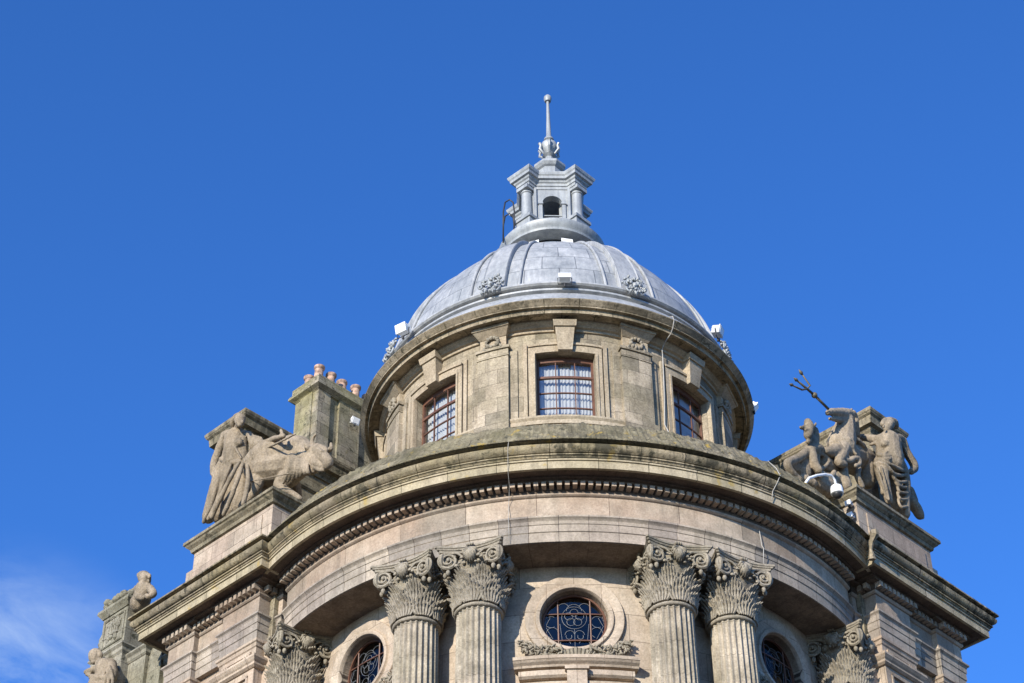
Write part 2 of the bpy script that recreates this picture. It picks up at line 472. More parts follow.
def gloc(o):
    p = Vector(o.location)
    while o.parent:
        o = o.parent; p = p + Vector(o.location)
    return p

def empty(name, loc=(0, 0, 0), parent=None):
    o = bpy.data.objects.new(name, None); col.objects.link(o); o.location = loc
    o.empty_display_size = 0.3
    if parent: o.parent = parent
    return o
def tag(o, label, cat, group=None, kind=None):
    if label: o['label'] = label
    if cat: o['category'] = cat
    if group: o['group'] = group
    if kind: o['kind'] = kind
    return o

# ------------------------------------------------------------------ ground
g = MB(); g.poly([(-3000, -3000, 0), (3000, -3000, 0), (3000, 3000, 0), (-3000, 3000, 0)])
o = g.build('ground', M['asphalt']); o['kind'] = 'structure'
pv = MB()
pts = [W(-1, 40, -4, 0), W(-1, 1.5, -4, 0)] + [pol(a, 12.2, 0) for a in range(-40, 41, 8)] + [W(1, 1.5, -4, 0), W(1, 40, -4, 0), Vector((0, 45, 0))]
top = [Vector((p.x, p.y, 0.13)) for p in pts]; bot = [Vector((p.x, p.y, -0.05)) for p in pts]
pv.add(top, [list(range(len(top)))]); n_ = len(top)
pv.add(top + bot, [[i, (i + 1) % n_, n_ + (i + 1) % n_, n_ + i] for i in range(n_)])
o = pv.build('pavement', M['paving']); o['kind'] = 'structure'
rm_ = MB()
for side in (-1, 1):
    for k in range(8):
        t0 = 4 + k * 5
        rm_.poly([W(side, t0, -8, 0.004), W(side, t0 + 3, -8, 0.004), W(side, t0 + 3, -8.15, 0.004), W(side, t0, -8.15, 0.004)])
o = rm_.build('road_marking', M['paint']); o['kind'] = 'structure'

# ================================================================== THE BUILDING
B = empty('corner_building')
tag(B, 'sandstone corner building with a giant fluted colonnade, round window drum and lead dome', 'building')

# ---- curved entablature over the colonnade
AE = 60.0
def ring(name, prof, mt, n=150, a=AE, smooth=28, parent=B):
    return MB().lathe(prof, -a, a, n, closed=True).build(name, mt, parent, autos=smooth)
# weathered steep slab above the cornice
def rough_slab():
    rows = []
    n = 1000
    prof = [(4.35, 27.62), (7.22, 27.43), (7.34, 27.44), (7.40, 27.38), (7.5, 27.22), (7.60, 27.05), (7.70, 26.90), (7.80, 26.76), (7.86, 26.70), (7.87, 26.645), (7.60, 26.64)]
    for j, (r, z) in enumerate(prof):
        row = []
        for i in range(n + 1):
            a = -62 + 124 * i / n
            p = pol(a, r, z)
            if 1 < j < 9:
                d = noise.noise(p * 2.2) * 0.018 + noise.noise(p * 7.0) * 0.022 + noise.noise(p * 17.0) * 0.022 + noise.noise(p * 31.0) * 0.012
                p = pol(a, r + d - 0.02, z + d * 0.8)
            row.append(p)
        rows.append(row)
    m_ = MB(); m_.grid(rows, 7.6)
    return m_.build('roof_slab', M['slab'], B, smooth=True)
slab = rough_slab()
corn = ring('main_cornice', [(7.5, 26.63), (7.73, 26.63), (7.735, 26.62), (7.775, 26.59), (7.80, 26.55), (7.80, 26.50), (7.775, 26.45), (7.72, 26.405), (7.69, 26.40), (7.69, 26.385), (7.72, 26.38), (7.72, 26.35), (7.70, 26.345), (7.68, 26.32), (7.68, 26.30), (7.5, 26.30)], M['cornice'])
ring('cornice_fascia', [(7.45, 26.30), (7.66, 26.30), (7.66, 26.255), (7.632, 26.25), (7.63, 26.07), (7.56, 26.07), (7.555, 26.10), (7.45, 26.10)], M['fascia'], parent=corn)
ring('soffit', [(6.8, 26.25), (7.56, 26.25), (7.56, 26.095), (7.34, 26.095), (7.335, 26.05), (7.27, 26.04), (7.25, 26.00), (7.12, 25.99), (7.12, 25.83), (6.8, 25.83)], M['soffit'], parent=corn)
fr = ring('frieze', [(6.7, 25.825), (7.115, 25.825), (7.11, 25.79), (7.08, 25.76), (7.05, 25.75), (7.05, 25.24), (6.7, 25.24)], M['frieze'])
ring('architrave', [(6.15, 25.24), (7.16, 25.24), (7.16, 25.20), (7.12, 25.17), (7.10, 25.14), (7.09, 25.07), (7.075, 25.06), (7.075, 24.90), (7.055, 24.885), (7.055, 24.665), (6.15, 24.665)], M['arch'], smooth=20)
MB().lathe([(6.1, 24.662), (7.03, 24.662), (7.03, 24.655), (6.1, 24.655)], -AE, AE, 120, closed=True).build('architrave_soffit_shade', M['soffit_shade'], fr)  # thin added sheet, its dark colour stands in for shade
db = MB(); nd = 0
a = -AE + 1.0
while a < AE - 0.6:
    w_ = 0.38 + random.uniform(-0.02, 0.02)
    rr = 7.30 + random.uniform(-0.008, 0.008)
    db.cylblock(a - w_, a + w_, 25.892 + random.uniform(-.006, .006), 25.99, 7.11, rr, 1)
    a += 1.263; nd += 1
db.build('dentil_band', M['frieze'], fr)

# soffit coffer joints are in the stone; end masses behind the curved front
# ---- bay wall behind the columns with the three round windows
RW = 6.15
WZ = 23.40; WR = 0.675
CAZ = [-28.4, -16.7, 16.7, 28.4]
wall = MB()
Z0, Z1 = 20.0, 24.75
def bay_patch(mb, az0, ha, r, n=96):
    # polar patch from circle r to rectangle +-ha deg, Z0..Z1
    A = rad(ha) * RW
    rows = []
    for k in range(9):
        t_ = k / 8
        row = []
        for i in range(n):
            ph = 2 * PI * i / n
            cx_, cz_ = math.cos(ph), math.sin(ph)
            up = (Z1 - WZ) if cz_ > 0 else (WZ - Z0)
            sc_ = min(A / max(abs(cx_), 1e-6), up / max(abs(cz_), 1e-6))
            # snap corners handled by dense sampling
            x = cx_ * (r + (sc_ - r) * t_); z = cz_ * (r + (sc_ - r) * t_)
            row.append(pol(az0 + math.degrees(x / RW), RW, WZ + z))
        rows.append(row)
    # reveal
    rev = [pol(az0 + math.degrees(math.cos(2 * PI * i / n) * r / RW), RW - 0.42, WZ + math.sin(2 * PI * i / n) * r) for i in range(n)]
    mb.grid([rev] + rows, RW, closed_u=True)
# plain background wall a little behind closes the patch corners
for az0 in (-45.0, 0.0, 45.0):
    bay_patch(wall, az0, 14.9, WR)
for a0, a1 in ((-62, -59.9), (-30.1, -14.9), (14.9, 30.1), (59.9, 62)):
    wall.lathe([(RW, Z0), (RW, Z1)], a0, a1, 12)
BW = wall.build('bay_wall', M['wall'], B)
for c_ in (-1,):
    pass

def round_window(az0):
    def P(rx, ph, off):   # point on the cylinder wall round the window centre
        return pol(az0 + math.degrees(math.cos(ph) * rx / RW), RW + off, WZ + math.sin(ph) * rx)
    n = 96
    sur = MB()
    prof = [(WR, -0.40), (WR, 0.0), (0.685, 0.05), (0.70, 0.085), (0.75, 0.10), (0.775, 0.095), (0.79, 0.055), (0.80, 0.045), (0.90, 0.075), (0.985, 0.085), (1.0, 0.07), (1.005, 0.0)]
    sur.grid([[P(r, 2 * PI * i / n, o_) for i in range(n)] for r, o_ in prof], RW, closed_u=True)
    fr_ = MB()
    rf = WR - 0.01
    fr_.grid([[P(r, 2 * PI * i / n, o_) for i in range(n)] for r, o_ in [(rf, -0.22), (rf, -0.14), (rf - 0.04, -0.14), (rf - 0.04, -0.22)]], 0, closed_u=True)
    for xb in (-0.335, 0.335):
        hz = math.sqrt((rf - 0.03) ** 2 - xb ** 2)
        fr_.tube([P_(az0, xb, -hz), P_(az0, xb, hz)], 0.017, 6)
    for zb in (0.22, -0.40):
        hx = math.sqrt((rf - 0.03) ** 2 - zb ** 2)
        fr_.tube([P_(az0, -hx + 2 * hx * i / 12, zb) for i in range(13)], 0.017, 6)
    f_ = fr_.build('round_window', M['brown'], B)
    sur.build('moulded_surround', M['wall'], f_, autos=35)
    gl = MB()
    gl.add([P(0, 0, -0.19)] + [P(rf, 2 * PI * i / n, -0.19) for i in range(n)], [[0, 1 + i, 1 + (i + 1) % n] for i in range(n)])
    gl.build('glass', M['glassd'], f_)
    # lead pattern
    cm = MB()
    def arc(cx, cz, r, p0, p1, k=14):
        cm.tube([P_(az0, cx + r * math.cos(rad(p0 + (p1 - p0) * i / k)), cz + r * math.sin(rad(p0 + (p1 - p0) * i / k)), -0.18) for i in range(k + 1)], 0.0045, 4)
    for k in range(5):
        aa = 90 + k * 72
        arc(0.0 + 0.12 * math.cos(rad(aa)), 0.14 + 0.12 * math.sin(rad(aa)), 0.085, 0, 360, 18)
    arc(0, 0.14, 0.26, 0, 360, 24)
    arc(0, 0.30, 0.16, 0, 180); arc(-0.22, 0.36, 0.12, 20, 190); arc(0.22, 0.36, 0.12, -10, 160)
    cm.tube([P_(az0, 0, -0.13, -0.18), P_(az0, 0, -0.60, -0.18)], 0.0045, 4)
    for s_ in (-1, 1):
        arc(s_ * 0.10, -0.26, 0.10, 0, 180); arc(s_ * 0.12, -0.30, 0.06, 150, 390)
        arc(s_ * 0.48, 0.05, 0.13, 60, 300); arc(s_ * 0.46, -0.2, 0.12, 0, 250); arc(s_ * 0.2, -0.5, 0.12, 20, 160)
        cm.tube([P_(az0, s_ * 0.3, 0.0, -0.18), P_(az0, s_ * 0.26, -0.4, -0.18)], 0.0045, 4)
        cm.tube([P_(az0, s_ * 0.5, 0.15, -0.18), P_(az0, s_ * 0.6, -0.05, -0.18), P_(az0, s_ * 0.45, -0.35, -0.18)], 0.0045, 4)
    cm.build('lead_pattern', M['came'], f_)
    # carved leaf sprays under the surround
    for s_ in (-1, 1):
        lf = MB(); rg = random.Random(int(az0) + 5 * s_)
        for k in range(130):
            u = rg.random(); x = s_ * (0.26 + 0.84 * u); zc = -0.86 + 0.22 * u * u + rg.uniform(-0.17, 0.17) * (1 - 0.3 * u)
            sz_ = rg.uniform(0.022, 0.05)
            c_ = P_(az0, x, zc, 0.09 + rg.uniform(0, 0.09))
            mt_ = Matrix.Rotation(rg.uniform(0, 6.28), 3, 'Y') @ Matrix.Rotation(rg.uniform(-.6, .6), 3, 'X')
            lf.ball(c_, sz_, 7, 1.7, 0.7, 0.55, mtx=mt_)
        lf.build('leaf_spray', M['carve'], BW)
    sh = MB()
    for k in range(7):
        x = -0.24 + 0.08 * k
        sh.tube([P_(az0, x * 0.7, -1.02, 0.06), P_(az0, x, -0.74 - abs(x) * 0.25, 0.12)], [0.03, 0.05], 6)
    sh.build('shell', M['carve'], BW)
def P_(az0, x, z, off=-0.165):
    return pol(az0 + math.degrees(x / RW), RW + off, WZ + z)
for az0 in (-45.0, 0.0, 45.0): round_window(az0)

# dark room shell inside
MB().lathe([(4.6, 14), (4.6, 26)], -180, 180, 48).build('inner_room', M['dark'], B)

# ledge and segmental pediment under each window, keystone block
for az0 in (-45.0, 0.0, 45.0):
    led = MB()
    led.lathe([(6.1, 22.40), (6.46, 22.40), (6.46, 22.33), (6.42, 22.28), (6.36, 22.24), (6.34, 22.20), (6.1, 22.20)], az0 - 11.2, az0 + 11.2, 24, closed=True)
    led.lathe([(6.1, 22.13), (6.34, 22.13), (6.34, 22.02), (6.29, 21.98), (6.1, 21.98)], az0 - 10.4, az0 + 10.4, 24, closed=True)
    led.lathe([(6.1, 21.86), (6.36, 21.86), (6.36, 21.72), (6.28, 21.66), (6.1, 21.66)], az0 - 10.4, az0 + 10.4, 24, closed=True)
    led.cylblock(az0 - 1.75, az0 + 1.75, 21.2, 22.07, 6.1, 6.44, 3)
    led.cylblock(az0 - 2.1, az0 + 2.1, 22.07, 22.14, 6.1, 6.48, 3)
    led.build('window_ledge', M['wall'], BW)

# ---- columns
def shaft_mesh():
    NF = 24; per = 8; n = NF * per
    zs = [(0.0, 0.50, 1), (2.0, 0.495, 1), (4.0, 0.485, 1), (6.0, 0.468, 1), (7.4, 0.455, 1), (7.9, 0.452, 1), (8.18, 0.45, 1), (8.25, 0.45, 0.8), (8.29, 0.45, 0.35), (8.31, 0.45, 0), (8.34, 0.448, 0)]
    rows = []
    for z, r, fl in zs:
        row = []
        for i in range(n):
            ph = (i % per) / per
            x = (ph - 0.5) / 0.38
            d = 0.055 * math.sqrt(max(0, 1 - x * x)) * fl if abs(x) < 1 else 0
            th = 2 * PI * i / n
            row.append(Vector((math.sin(th) * (r - d), -math.cos(th) * (r - d), z)))
        rows.append(row)
    m_ = MB(); m_.grid(rows, 0, closed_u=True)
    # base mouldings
    m_.lathe([(0.5, 0.0), (0.55, -0.03), (0.52, -0.1), (0.60, -0.16), (0.63, -0.24), (0.60, -0.32), (0.62, -0.34), (0.62, -0.5), (0.0, -0.5)], n=48, cyl=0.6)
    return m_
def capital_mesh():
    m_ = MB()
    m_.lathe([(0.44, -0.05), (0.475, -0.045), (0.495, -0.02), (0.495, 0.01), (0.475, 0.035), (0.45, 0.04), (0.43, 0.1), (0.44, 0.5), (0.47, 0.8), (0.53, 0.95), (0.57, 1.0), (0.57, 1.05), (0.50, 1.1), (0.50, 1.22)], n=48, cyl=0.5)
    def leaf(th, h0, h1, r0, r1, w, curl, seed, nf=7):
        rg = random.Random(seed)
        nu, nv = 7, 9
        rows = []
        for j in range(nv):
            v = j / (nv - 1)
            z = h0 + (h1 - h0) * v; rr = r0 + (r1 - r0) * v ** 2
            rows.append([Vector((math.sin(th + u * w / rr) * (rr + .02 * (1 - abs(u))), -math.cos(th + u * w / rr) * (rr + .02 * (1 - abs(u))), z - 0.12 * abs(u) * v)) for u in [-1 + 2 * i / (nu - 1) for i in range(nu)]])
        m_.grid(rows)
        # feathery lobes: each a tapered frond that leaves the midrib and curls out at the tip
        for i in range(nf):
            u = -1 + 2 * i / (nf - 1)
            for lvl in range(2):
                top = (1.0 - 0.30 * abs(u) ** 1.5) * (1.0 if lvl else 0.62)
                pts, rs = [], []
                for j in range(9):
                    v = j / 8 * top
                    z = h0 + (h1 - h0) * v
                    rr = r0 + (r1 - r0) * v ** 2 + 0.035 + (0.02 if lvl == 0 else 0)
                    uu = u * (0.6 + 0.5 * (v / max(top, .1)) ** 0.7) * (1.0 if lvl else 1.1)
                    if j >= 6:
                        k_ = (j - 5) / 3
                        rr += curl * k_ * (1.15 - abs(u) * 0.5) * (1 if lvl else .55); z -= 0.045 * k_ * k_ * (1.2 if lvl else .6)
                    a_ = th + uu * w / rr
                    pts.append(Vector((math.sin(a_) * rr, -math.cos(a_) * rr, z))); rs.append((0.022 + 0.010 * math.sin(PI * j / 8)) * (0.45 if j == 8 else 1) * rg.uniform(.85, 1.15))
                m_.tube(pts, rs, 5)
    for k in range(8): leaf(2 * PI * (k + 0.5) / 8, 0.30, 0.86, 0.46, 0.56, 0.17, 0.11, k + 10)
    for k in range(8): leaf(2 * PI * k / 8, 0.04, 0.56, 0.455, 0.53, 0.20, 0.10, k)
    for k in range(22):
        th = 2 * PI * k / 22
        m_.ball((math.sin(th) * 0.54, -math.cos(th) * 0.54, 0.96), 0.05, 7, sz=1.2)
    for k in range(4):
        cth = PI / 4 + k * PI / 2
        out = Vector((math.sin(cth), -math.cos(cth), 0))
        for s_ in (-1, 1):
            tang = Vector((math.cos(cth), math.sin(cth), 0)) * s_
            nrm_ = (out * 0.55 + tang * 0.83).normalized()
            hor = Vector((0, 0, 1)).cross(nrm_).normalized()
            if hor.dot(out) < 0: hor = -hor
            cen = out * 0.73 + tang * 0.06 + Vector((0, 0, 1.02))
            pts, rs = [], []
            for i in range(50):
                t_ = i / 49
                an = rad(105) - t_ * 2.2 * 2 * PI
                rr = 0.185 * (1 - t_) ** 0.8 + 0.02
                pts.append(cen + hor * (rr * math.cos(an)) + Vector((0, 0, rr * math.sin(an))) + nrm_ * (0.06 * t_))
                rs.append(0.030 * (1 - t_) + 0.015)
            dr = cth + s_ * rad(38)
            st_ = Vector((math.sin(dr), -math.cos(dr), 0)) * 0.60 + Vector((0, 0, 0.98))
            st2 = Vector((math.sin(cth + s_ * rad(20)), -math.cos(cth + s_ * rad(20)), 0)) * 0.66 + Vector((0, 0, 1.16))
            m_.tube([st_, st2] + pts, [0.016, 0.026] + rs, 6)
            m_.ball(cen + nrm_ * 0.05, 0.04, 8)
            m_.add([cen - nrm_ * 0.012] + [cen + hor * 0.17 * math.cos(2 * PI * i / 16) + Vector((0, 0, 0.17 * math.sin(2 * PI * i / 16))) - nrm_ * 0.012 for i in range(16)], [[0, 1 + i, 1 + (i + 1) % 16] for i in range(16)])
            m_.ball(cen + Vector((0, 0, -0.27)) + nrm_ * 0.0, 0.05, 8, sz=1.3)
            # tendril across to the shell
            rg = random.Random(k * 7 + s_)
            for i in range(6):
                d2 = cth + s_ * rad(14 + 5 * i)
                m_.ball(Vector((math.sin(d2), -math.cos(d2), 0)) * (0.66 - 0.008 * i) + Vector((0, 0, rg.uniform(0.86, 1.12))), rg.uniform(0.025, 0.045), 6, sx=1.4)
    return m_
def abacus_mesh():
    m_ = MB(); rows = []
    n = 9
    base = []
    for k in range(4):
        th = k * PI / 2
        f_ = Vector((math.sin(th), -math.cos(th), 0)); t2 = Vector((math.cos(th), math.sin(th), 0))
        for i in range(n):
            u = -1 + 2 * i / (n - 1)
            base.append((f_, t2, u))
    for out, z in ((-0.3, 1.20), (0.0, 1.20), (0.012, 1.225), (0.012, 1.245), (0.04, 1.255), (0.055, 1.285), (0.075, 1.295), (0.075, 1.335), (-0.3, 1.335)):
        rows.append([f_ * (0.50 + 0.15 * u * u + out) + t2 * (u * (0.615 + out)) + Vector((0, 0, z)) for f_, t2, u in base])
    m_.grid(rows, 0, closed_u=True)
    return m_
def shell_mesh(k):
    m_ = MB()
    th = k * PI / 2
    f_ = Vector((math.sin(th), -math.cos(th), 0)); t2 = Vector((math.cos(th), math.sin(th), 0))
    c_ = f_ * 0.60 + Vector((0, 0, 1.25))
    for i in range(9):
        an = rad(-64 + 16 * i)
        tip = c_ + t2 * (0.17 * math.sin(an)) + Vector((0, 0, -0.36 * math.cos(an)))
        mid = c_ + t2 * (0.17 * math.sin(an) * 0.85) + Vector((0, 0, -0.20 * math.cos(an))) + f_ * 0.085
        m_.tube([c_ + f_ * 0.02, mid, tip], [0.014, 0.032, 0.018], 6)
    m_.ball(c_ + Vector((0, 0, -0.18)), 0.13, 10, sz=1.1)
    for i in range(3): m_.ball(c_ + t2 * (0.05 * (i - 1)) + Vector((0, 0, 0.06)) + f_ * 0.03, 0.036, 7)
    return m_
me_shaft = shaft_mesh().build('column', M['shaft'], None, autos=40)
me_cap = capital_mesh().build('capital', M['carve'], None, autos=50)
me_aba = abacus_mesh().build('abacus', M['carve'], None, autos=25)
me_shells = [shell_mesh(k).build('shell_ornament', M['carve'], None, smooth=True) for k in range(4)]
ZN = 23.33
def place_column(az, r, protos=None, cap_label=None):
    loc = pol(az, r, ZN - 8.34)
    if protos: L_ = protos
    else: L_ = [x.copy() for x in [me_shaft, me_cap, me_aba] + me_shells]
    s_ = L_[0]
    for x in L_:
        if x.name not in col.objects: col.objects.link(x)
    s_.location = loc; s_.rotation_euler = (0, 0, rad(az)); s_.parent = B
    for x in L_[1:]:
        x.parent = s_; x.location = (0, 0, 8.34); x.rotation_euler = (0, 0, 0)
    return s_
place_column(-28.4, 6.68, [me_shaft, me_cap, me_aba] + me_shells)
for az, r in ((-16.7, 6.68), (16.7, 6.68), (28.4, 6.68), (-61.8, 6.68), (61.8, 6.68)): place_column(az, r)

# lower part of the building down to the street
lw = MB()
lw.lathe([(6.1, 13.9), (7.5, 13.9), (7.5, 13.7), (7.35, 13.6), (7.2, 13.4), (7.2, 5.2), (7.35, 5.0), (7.35, 4.8), (7.25, 4.7), (7.25, 0.13), (6.1, 0.13)], -62, 62, 96, closed=True)
lw.lathe([(RW, 14.4), (RW, 20.0)], -62, 62, 96)
lw.build('lower_storey', M['wing'], B, autos=30)
for az in CAZ + [-61.8, 61.8]:
    pass
for az in CAZ + [-61.8, 61.8]:
    pdm = MB(); pdm.cylblock(az - 5.4, az + 5.4, 13.9, ZN - 8.34 - 0.5, 6.05, 7.38, 4)
    pdm.build('column_pedestal', M['wing'], B)

# ---- drum with windows
RD = 4.30; DA = 0.9     # the drum's windows sit a touch round from the bay windows
WINA = [DA + k * 45 for k in (-3, -2, -1, 0, 1, 2, 3)]
HA = 9.25; SILL = 29.98; JAMB = 31.86; CROWN = 31.89
def arch(a): 
    u = (a) / HA
    return JAMB + (CROWN - JAMB) * (1 - u * u)
dm = MB()
prev = -180 + DA - 22.5
dm.lathe([(RD, 27.3), (RD, SILL)], n=160, cyl=RD)
for k in range(8):
    c0 = DA + k * 45 - 180
    solid = k == 0
    if solid:
        dm.lathe([(RD, SILL), (RD, 32.75)], c0 - 22.5, c0 + 22.5, 20, cyl=RD)
        continue
    for a0, a1 in ((c0 - 22.5, c0 - HA), (c0 + HA, c0 + 22.5)):
        dm.lathe([(RD, SILL), (RD, 32.75)], a0, a1, 8, cyl=RD)
    rows = [[pol(c0 + u, RD, arch(u)) for u in [(-HA + 2 * HA * i / 12) for i in range(13)]], [pol(c0 + (-HA + 2 * HA * i / 12), RD, 32.75) for i in range(13)]]
    dm.grid(rows, RD)
    # reveal
    path = [(c0 - HA, SILL), (c0 - HA, JAMB)] + [(c0 - HA + 2 * HA * i / 12, arch(-HA + 2 * HA * i / 12)) for i in range(13)] + [(c0 + HA, SILL)]
    dm.grid([[pol(a_, RD, z_) for a_, z_ in path], [pol(a_, RD - 0.30, z_) for a_, z_ in path]])
    dm.grid([[pol(c0 - HA + 2 * HA * i / 6, RD, SILL) for i in range(7)], [pol(c0 - HA + 2 * HA * i / 6, RD - 0.30, SILL) for i in range(7)]])
DR = dm.build('drum_wall', M['drum'], B)
MB().lathe([(3.2, 27.6), (3.2, 32.7)], n=48).build('drum_room', M['dark'], DR)
MB().lathe([(3.1, 32.71), (4.2, 32.71)], n=48).build('drum_ceiling', M['dark'], DR)
dc = MB().lathe([(4.3, 33.04), (4.96, 33.03), (5.0, 33.0), (5.0, 32.975), (4.965, 32.94), (4.92, 32.90), (4.90, 32.875), (4.885, 32.865), (4.88, 32.84), (4.80, 32.835), (4.785, 32.80), (4.78, 32.725), (4.72, 32.72), (4.715, 32.745), (4.3, 32.745)], n=240, closed=True)
dcorn = dc.build('drum_cornice', M['drumcorn'], B, autos=28)
MB().lathe([(4.3, 32.74), (4.52, 32.74), (4.51, 32.68), (4.45, 32.64), (4.42, 32.60), (4.36, 32.58), (4.35, 32.52), (4.3, 32.51)], n=200, cyl=4.5).build('bed_moulding', M['drumtrim'], dcorn, autos=28)
bm_ = MB().lathe([(4.3, 29.93), (4.47, 29.93), (4.50, 29.90), (4.50, 29.86), (4.46, 29.80), (4.48, 29.76), (4.48, 29.68), (4.3, 29.66)], n=200, cyl=4.5)
MB().lathe([(4.3, 29.66), (4.46, 29.66), (4.46, 27.3), (4.3, 27.3)], n=160, cyl=4.4).build('drum_plinth', M['drum'], DR)
bm_.build('base_moulding', M['drumtrim'], DR, autos=28)

for k in (1, 2, 3, 4, 5, 6, 7):
    c0 = DA + k * 45 - 180
    f_ = MB()
    rG = RD - 0.19
    # outer frame
    def fb(a0, a1, zl, zh, r0=rG - 0.04, r1=rG + 0.03, n=3): f_.cylblock(c0 + a0, c0 + a1, zl, zh, r0, r1, n)
    fb(-HA - 0.2, -HA + 0.75, SILL, JAMB + 0.02); fb(HA - 0.75, HA + 0.2, SILL, JAMB + 0.02)
    fb(-HA, HA, SILL, SILL + 0.07, n=8)
    fb(-HA + 0.0, HA, lambda a: arch(a - c0) - 0.14, lambda a: arch(a - c0) + 0.02, n=12)
    for a_ in (-HA / 3 - 0.05, HA / 3 + 0.05): fb(a_ - 0.16, a_ + 0.16, SILL, JAMB, rG - 0.02, rG + 0.02)
    zt = JAMB - 0.06
    for fz, hh in ((0.72, 0.03), (0.47, 0.013), (0.225, 0.013)):
        z_ = SILL + (zt - SILL) * fz
        fb(-HA, HA, z_ - hh, z_ + hh, rG - 0.02, rG + (0.04 if hh > 0.02 else 0.022), n=8)
    fo = f_.build('drum_window', M['brown'], B)
    gm = MB(); gm.lathe([(rG, SILL), (rG, CROWN)], c0 - HA, c0 + HA, 8)
    gm.build('glass', M['glass'], fo)
    cu = MB(); rg = random.Random(k)
    n = 150; rows = [[], [], []]
    ph = rg.uniform(0, 6)
    gap = rg.uniform(-4, 4)
    for i in range(n + 1):
        a_ = c0 - HA - 1 + (2 * HA + 2) * i / n
        d_ = 0.018 * math.sin(i * 0.75 + ph + 1.2 * math.sin(i * 0.11)) + 0.006 * math.sin(i * 1.9)
        for j, z_ in enumerate((SILL - 0.1, 31.0, 32.2)):
            rows[j].append(pol(a_, RD - 0.34 + d_ * (1.1 - 0.25 * j), z_))
    cu.grid(rows)
    cu.build('curtain', M['curtain'], fo, smooth=True)
    # raised surround with shouldered arch
    sr = MB(); wa = 2.15
    for s_ in (-1, 1):
        a0, a1 = sorted((s_ * HA, s_ * (HA + wa)))
        sr.cylblock(c0 + a0, c0 + a1, SILL - 0.04, JAMB + 0.02, RD - 0.02, RD + 0.07, 2)
        a0, a1 = sorted((s_ * (HA + 0.1), s_ * (HA + 0.75)))
        sr.cylblock(c0 + a0, c0 + a1, SILL - 0.04, JAMB, RD, RD + 0.10, 2)
        # outer strip pilaster
        a0, a1 = sorted((s_ * (HA + wa + 0.5), s_ * (HA + wa + 1.7)))
        sr.cylblock(c0 + a0, c0 + a1, SILL - 0.04, 32.18, RD - 0.02, RD + 0.06, 2)
    AO = HA + wa
    sr.cylblock(c0 - AO, c0 + AO, lambda a: arch((a - c0) * HA / AO) if abs(a - c0) > HA else arch(a - c0), lambda a: arch((a - c0) * HA / AO) + 0.26, RD - 0.02, RD + 0.07, 22)
    sr.cylblock(c0 - AO, c0 + AO, lambda a: arch((a - c0) * HA / AO) + 0.19, lambda a: arch((a - c0) * HA / AO) + 0.25, RD, RD + 0.105, 22)
    sr.build('moulded_surround', M['drumtrim'], fo)
    # keystone: tapering block with cap
    ks = MB()
    kb = lambda w, z, r: [pol(c0 - w, r, z), pol(c0 + w, r, z)]
    lo, hi = kb(2.15, 31.87, RD + 0.17), kb(2.9, 32.50, RD + 0.26)
    lo2, hi2 = kb(2.15, 31.87, RD - 0.05), kb(2.9, 32.50, RD - 0.05)
    ks.box8([lo[0], lo[1], lo2[1], lo2[0], hi[0], hi[1], hi2[1], hi2[0]])
    a_, b_ = kb(3.3, 32.50, RD + 0.30), kb(3.3, 32.50, RD - 0.05); c_, d_ = kb(3.5, 32.66, RD + 0.34), kb(3.5, 32.66, RD - 0.05)
    ks.box8([a_[0], a_[1], b_[1], b_[0], c_[0], c_[1], d_[1], d_[0]])
    ks.build('keystone', M['drumtrim'], DR)
for k in range(8):
    c0 = DA + k * 45 - 180 + 22.5
    pl = MB()
    pl.cylblock(c0 - 5.0, c0 + 5.0, 29.70, 32.10, RD - 0.02, RD + 0.14, 4)
    pl.cylblock(c0 - 5.4, c0 + 5.4, 29.55, 29.95, RD - 0.02, RD + 0.26, 4)
    pl.cylblock(c0 - 5.2, c0 + 5.2, 31.88, 31.93, RD - 0.02, RD + 0.16, 4)
    pl.cylblock(c0 - 5.5, c0 + 5.5, 32.10, 32.18, RD - 0.02, RD + 0.18, 4)
    pl.cylblock(c0 - 7.6, c0 + 7.6, 29.75, 32.06, RD - 0.02, RD + 0.045, 6)
    pb = pl.build('pilaster', M['drum'], DR)
    cap = MB()
    cap.cylblock(c0 - 4.3, c0 + 4.3, 32.18, 32.62, RD - 0.02, RD + 0.12, 4)
    kb = lambda w, z, r: [pol(c0 - w, r, z), pol(c0 + w, r, z)]
    a_, b_, c_, d_ = kb(4.4, 32.50, RD + 0.14), kb(4.4, 32.50, RD - 0.05), kb(5.7, 32.66, RD + 0.32), kb(5.7, 32.66, RD - 0.05)
    cap.box8([a_[0], a_[1], b_[1], b_[0], c_[0], c_[1], d_[1], d_[0]])
    a2, b2 = kb(5.8, 32.66, RD + 0.34), kb(5.8, 32.66, RD - 0.05); c2, d2 = kb(5.8, 32.735, RD + 0.36), kb(5.8, 32.735, RD - 0.05)
    cap.box8([a2[0], a2[1], b2[1], b2[0], c2[0], c2[1], d2[1], d2[0]])
    cap.build('pilaster_head', M['drumtrim'], DR)
    wr = MB(); rg = random.Random(k)
    for i in range(11):
        an = 2 * PI * i / 11
        x, z = 0.15 * math.cos(an), 0.14 * math.sin(an)
        wr.ball(pol(c0 + math.degrees(x / 4.4), RD + 0.17, 32.34 + z), 0.055 + rg.uniform(-.01, .015), 7)
    for s_ in (-1, 1):
        wr.tube([pol(c0 + s_ * 2.2, RD + 0.15, 32.25), pol(c0 + s_ * 3.1, RD + 0.16, 32.17), pol(c0 + s_ * 2.0, RD + 0.15, 32.13)], 0.035, 6)
    wr.build('wreath', M['carve'], DR, smooth=True)

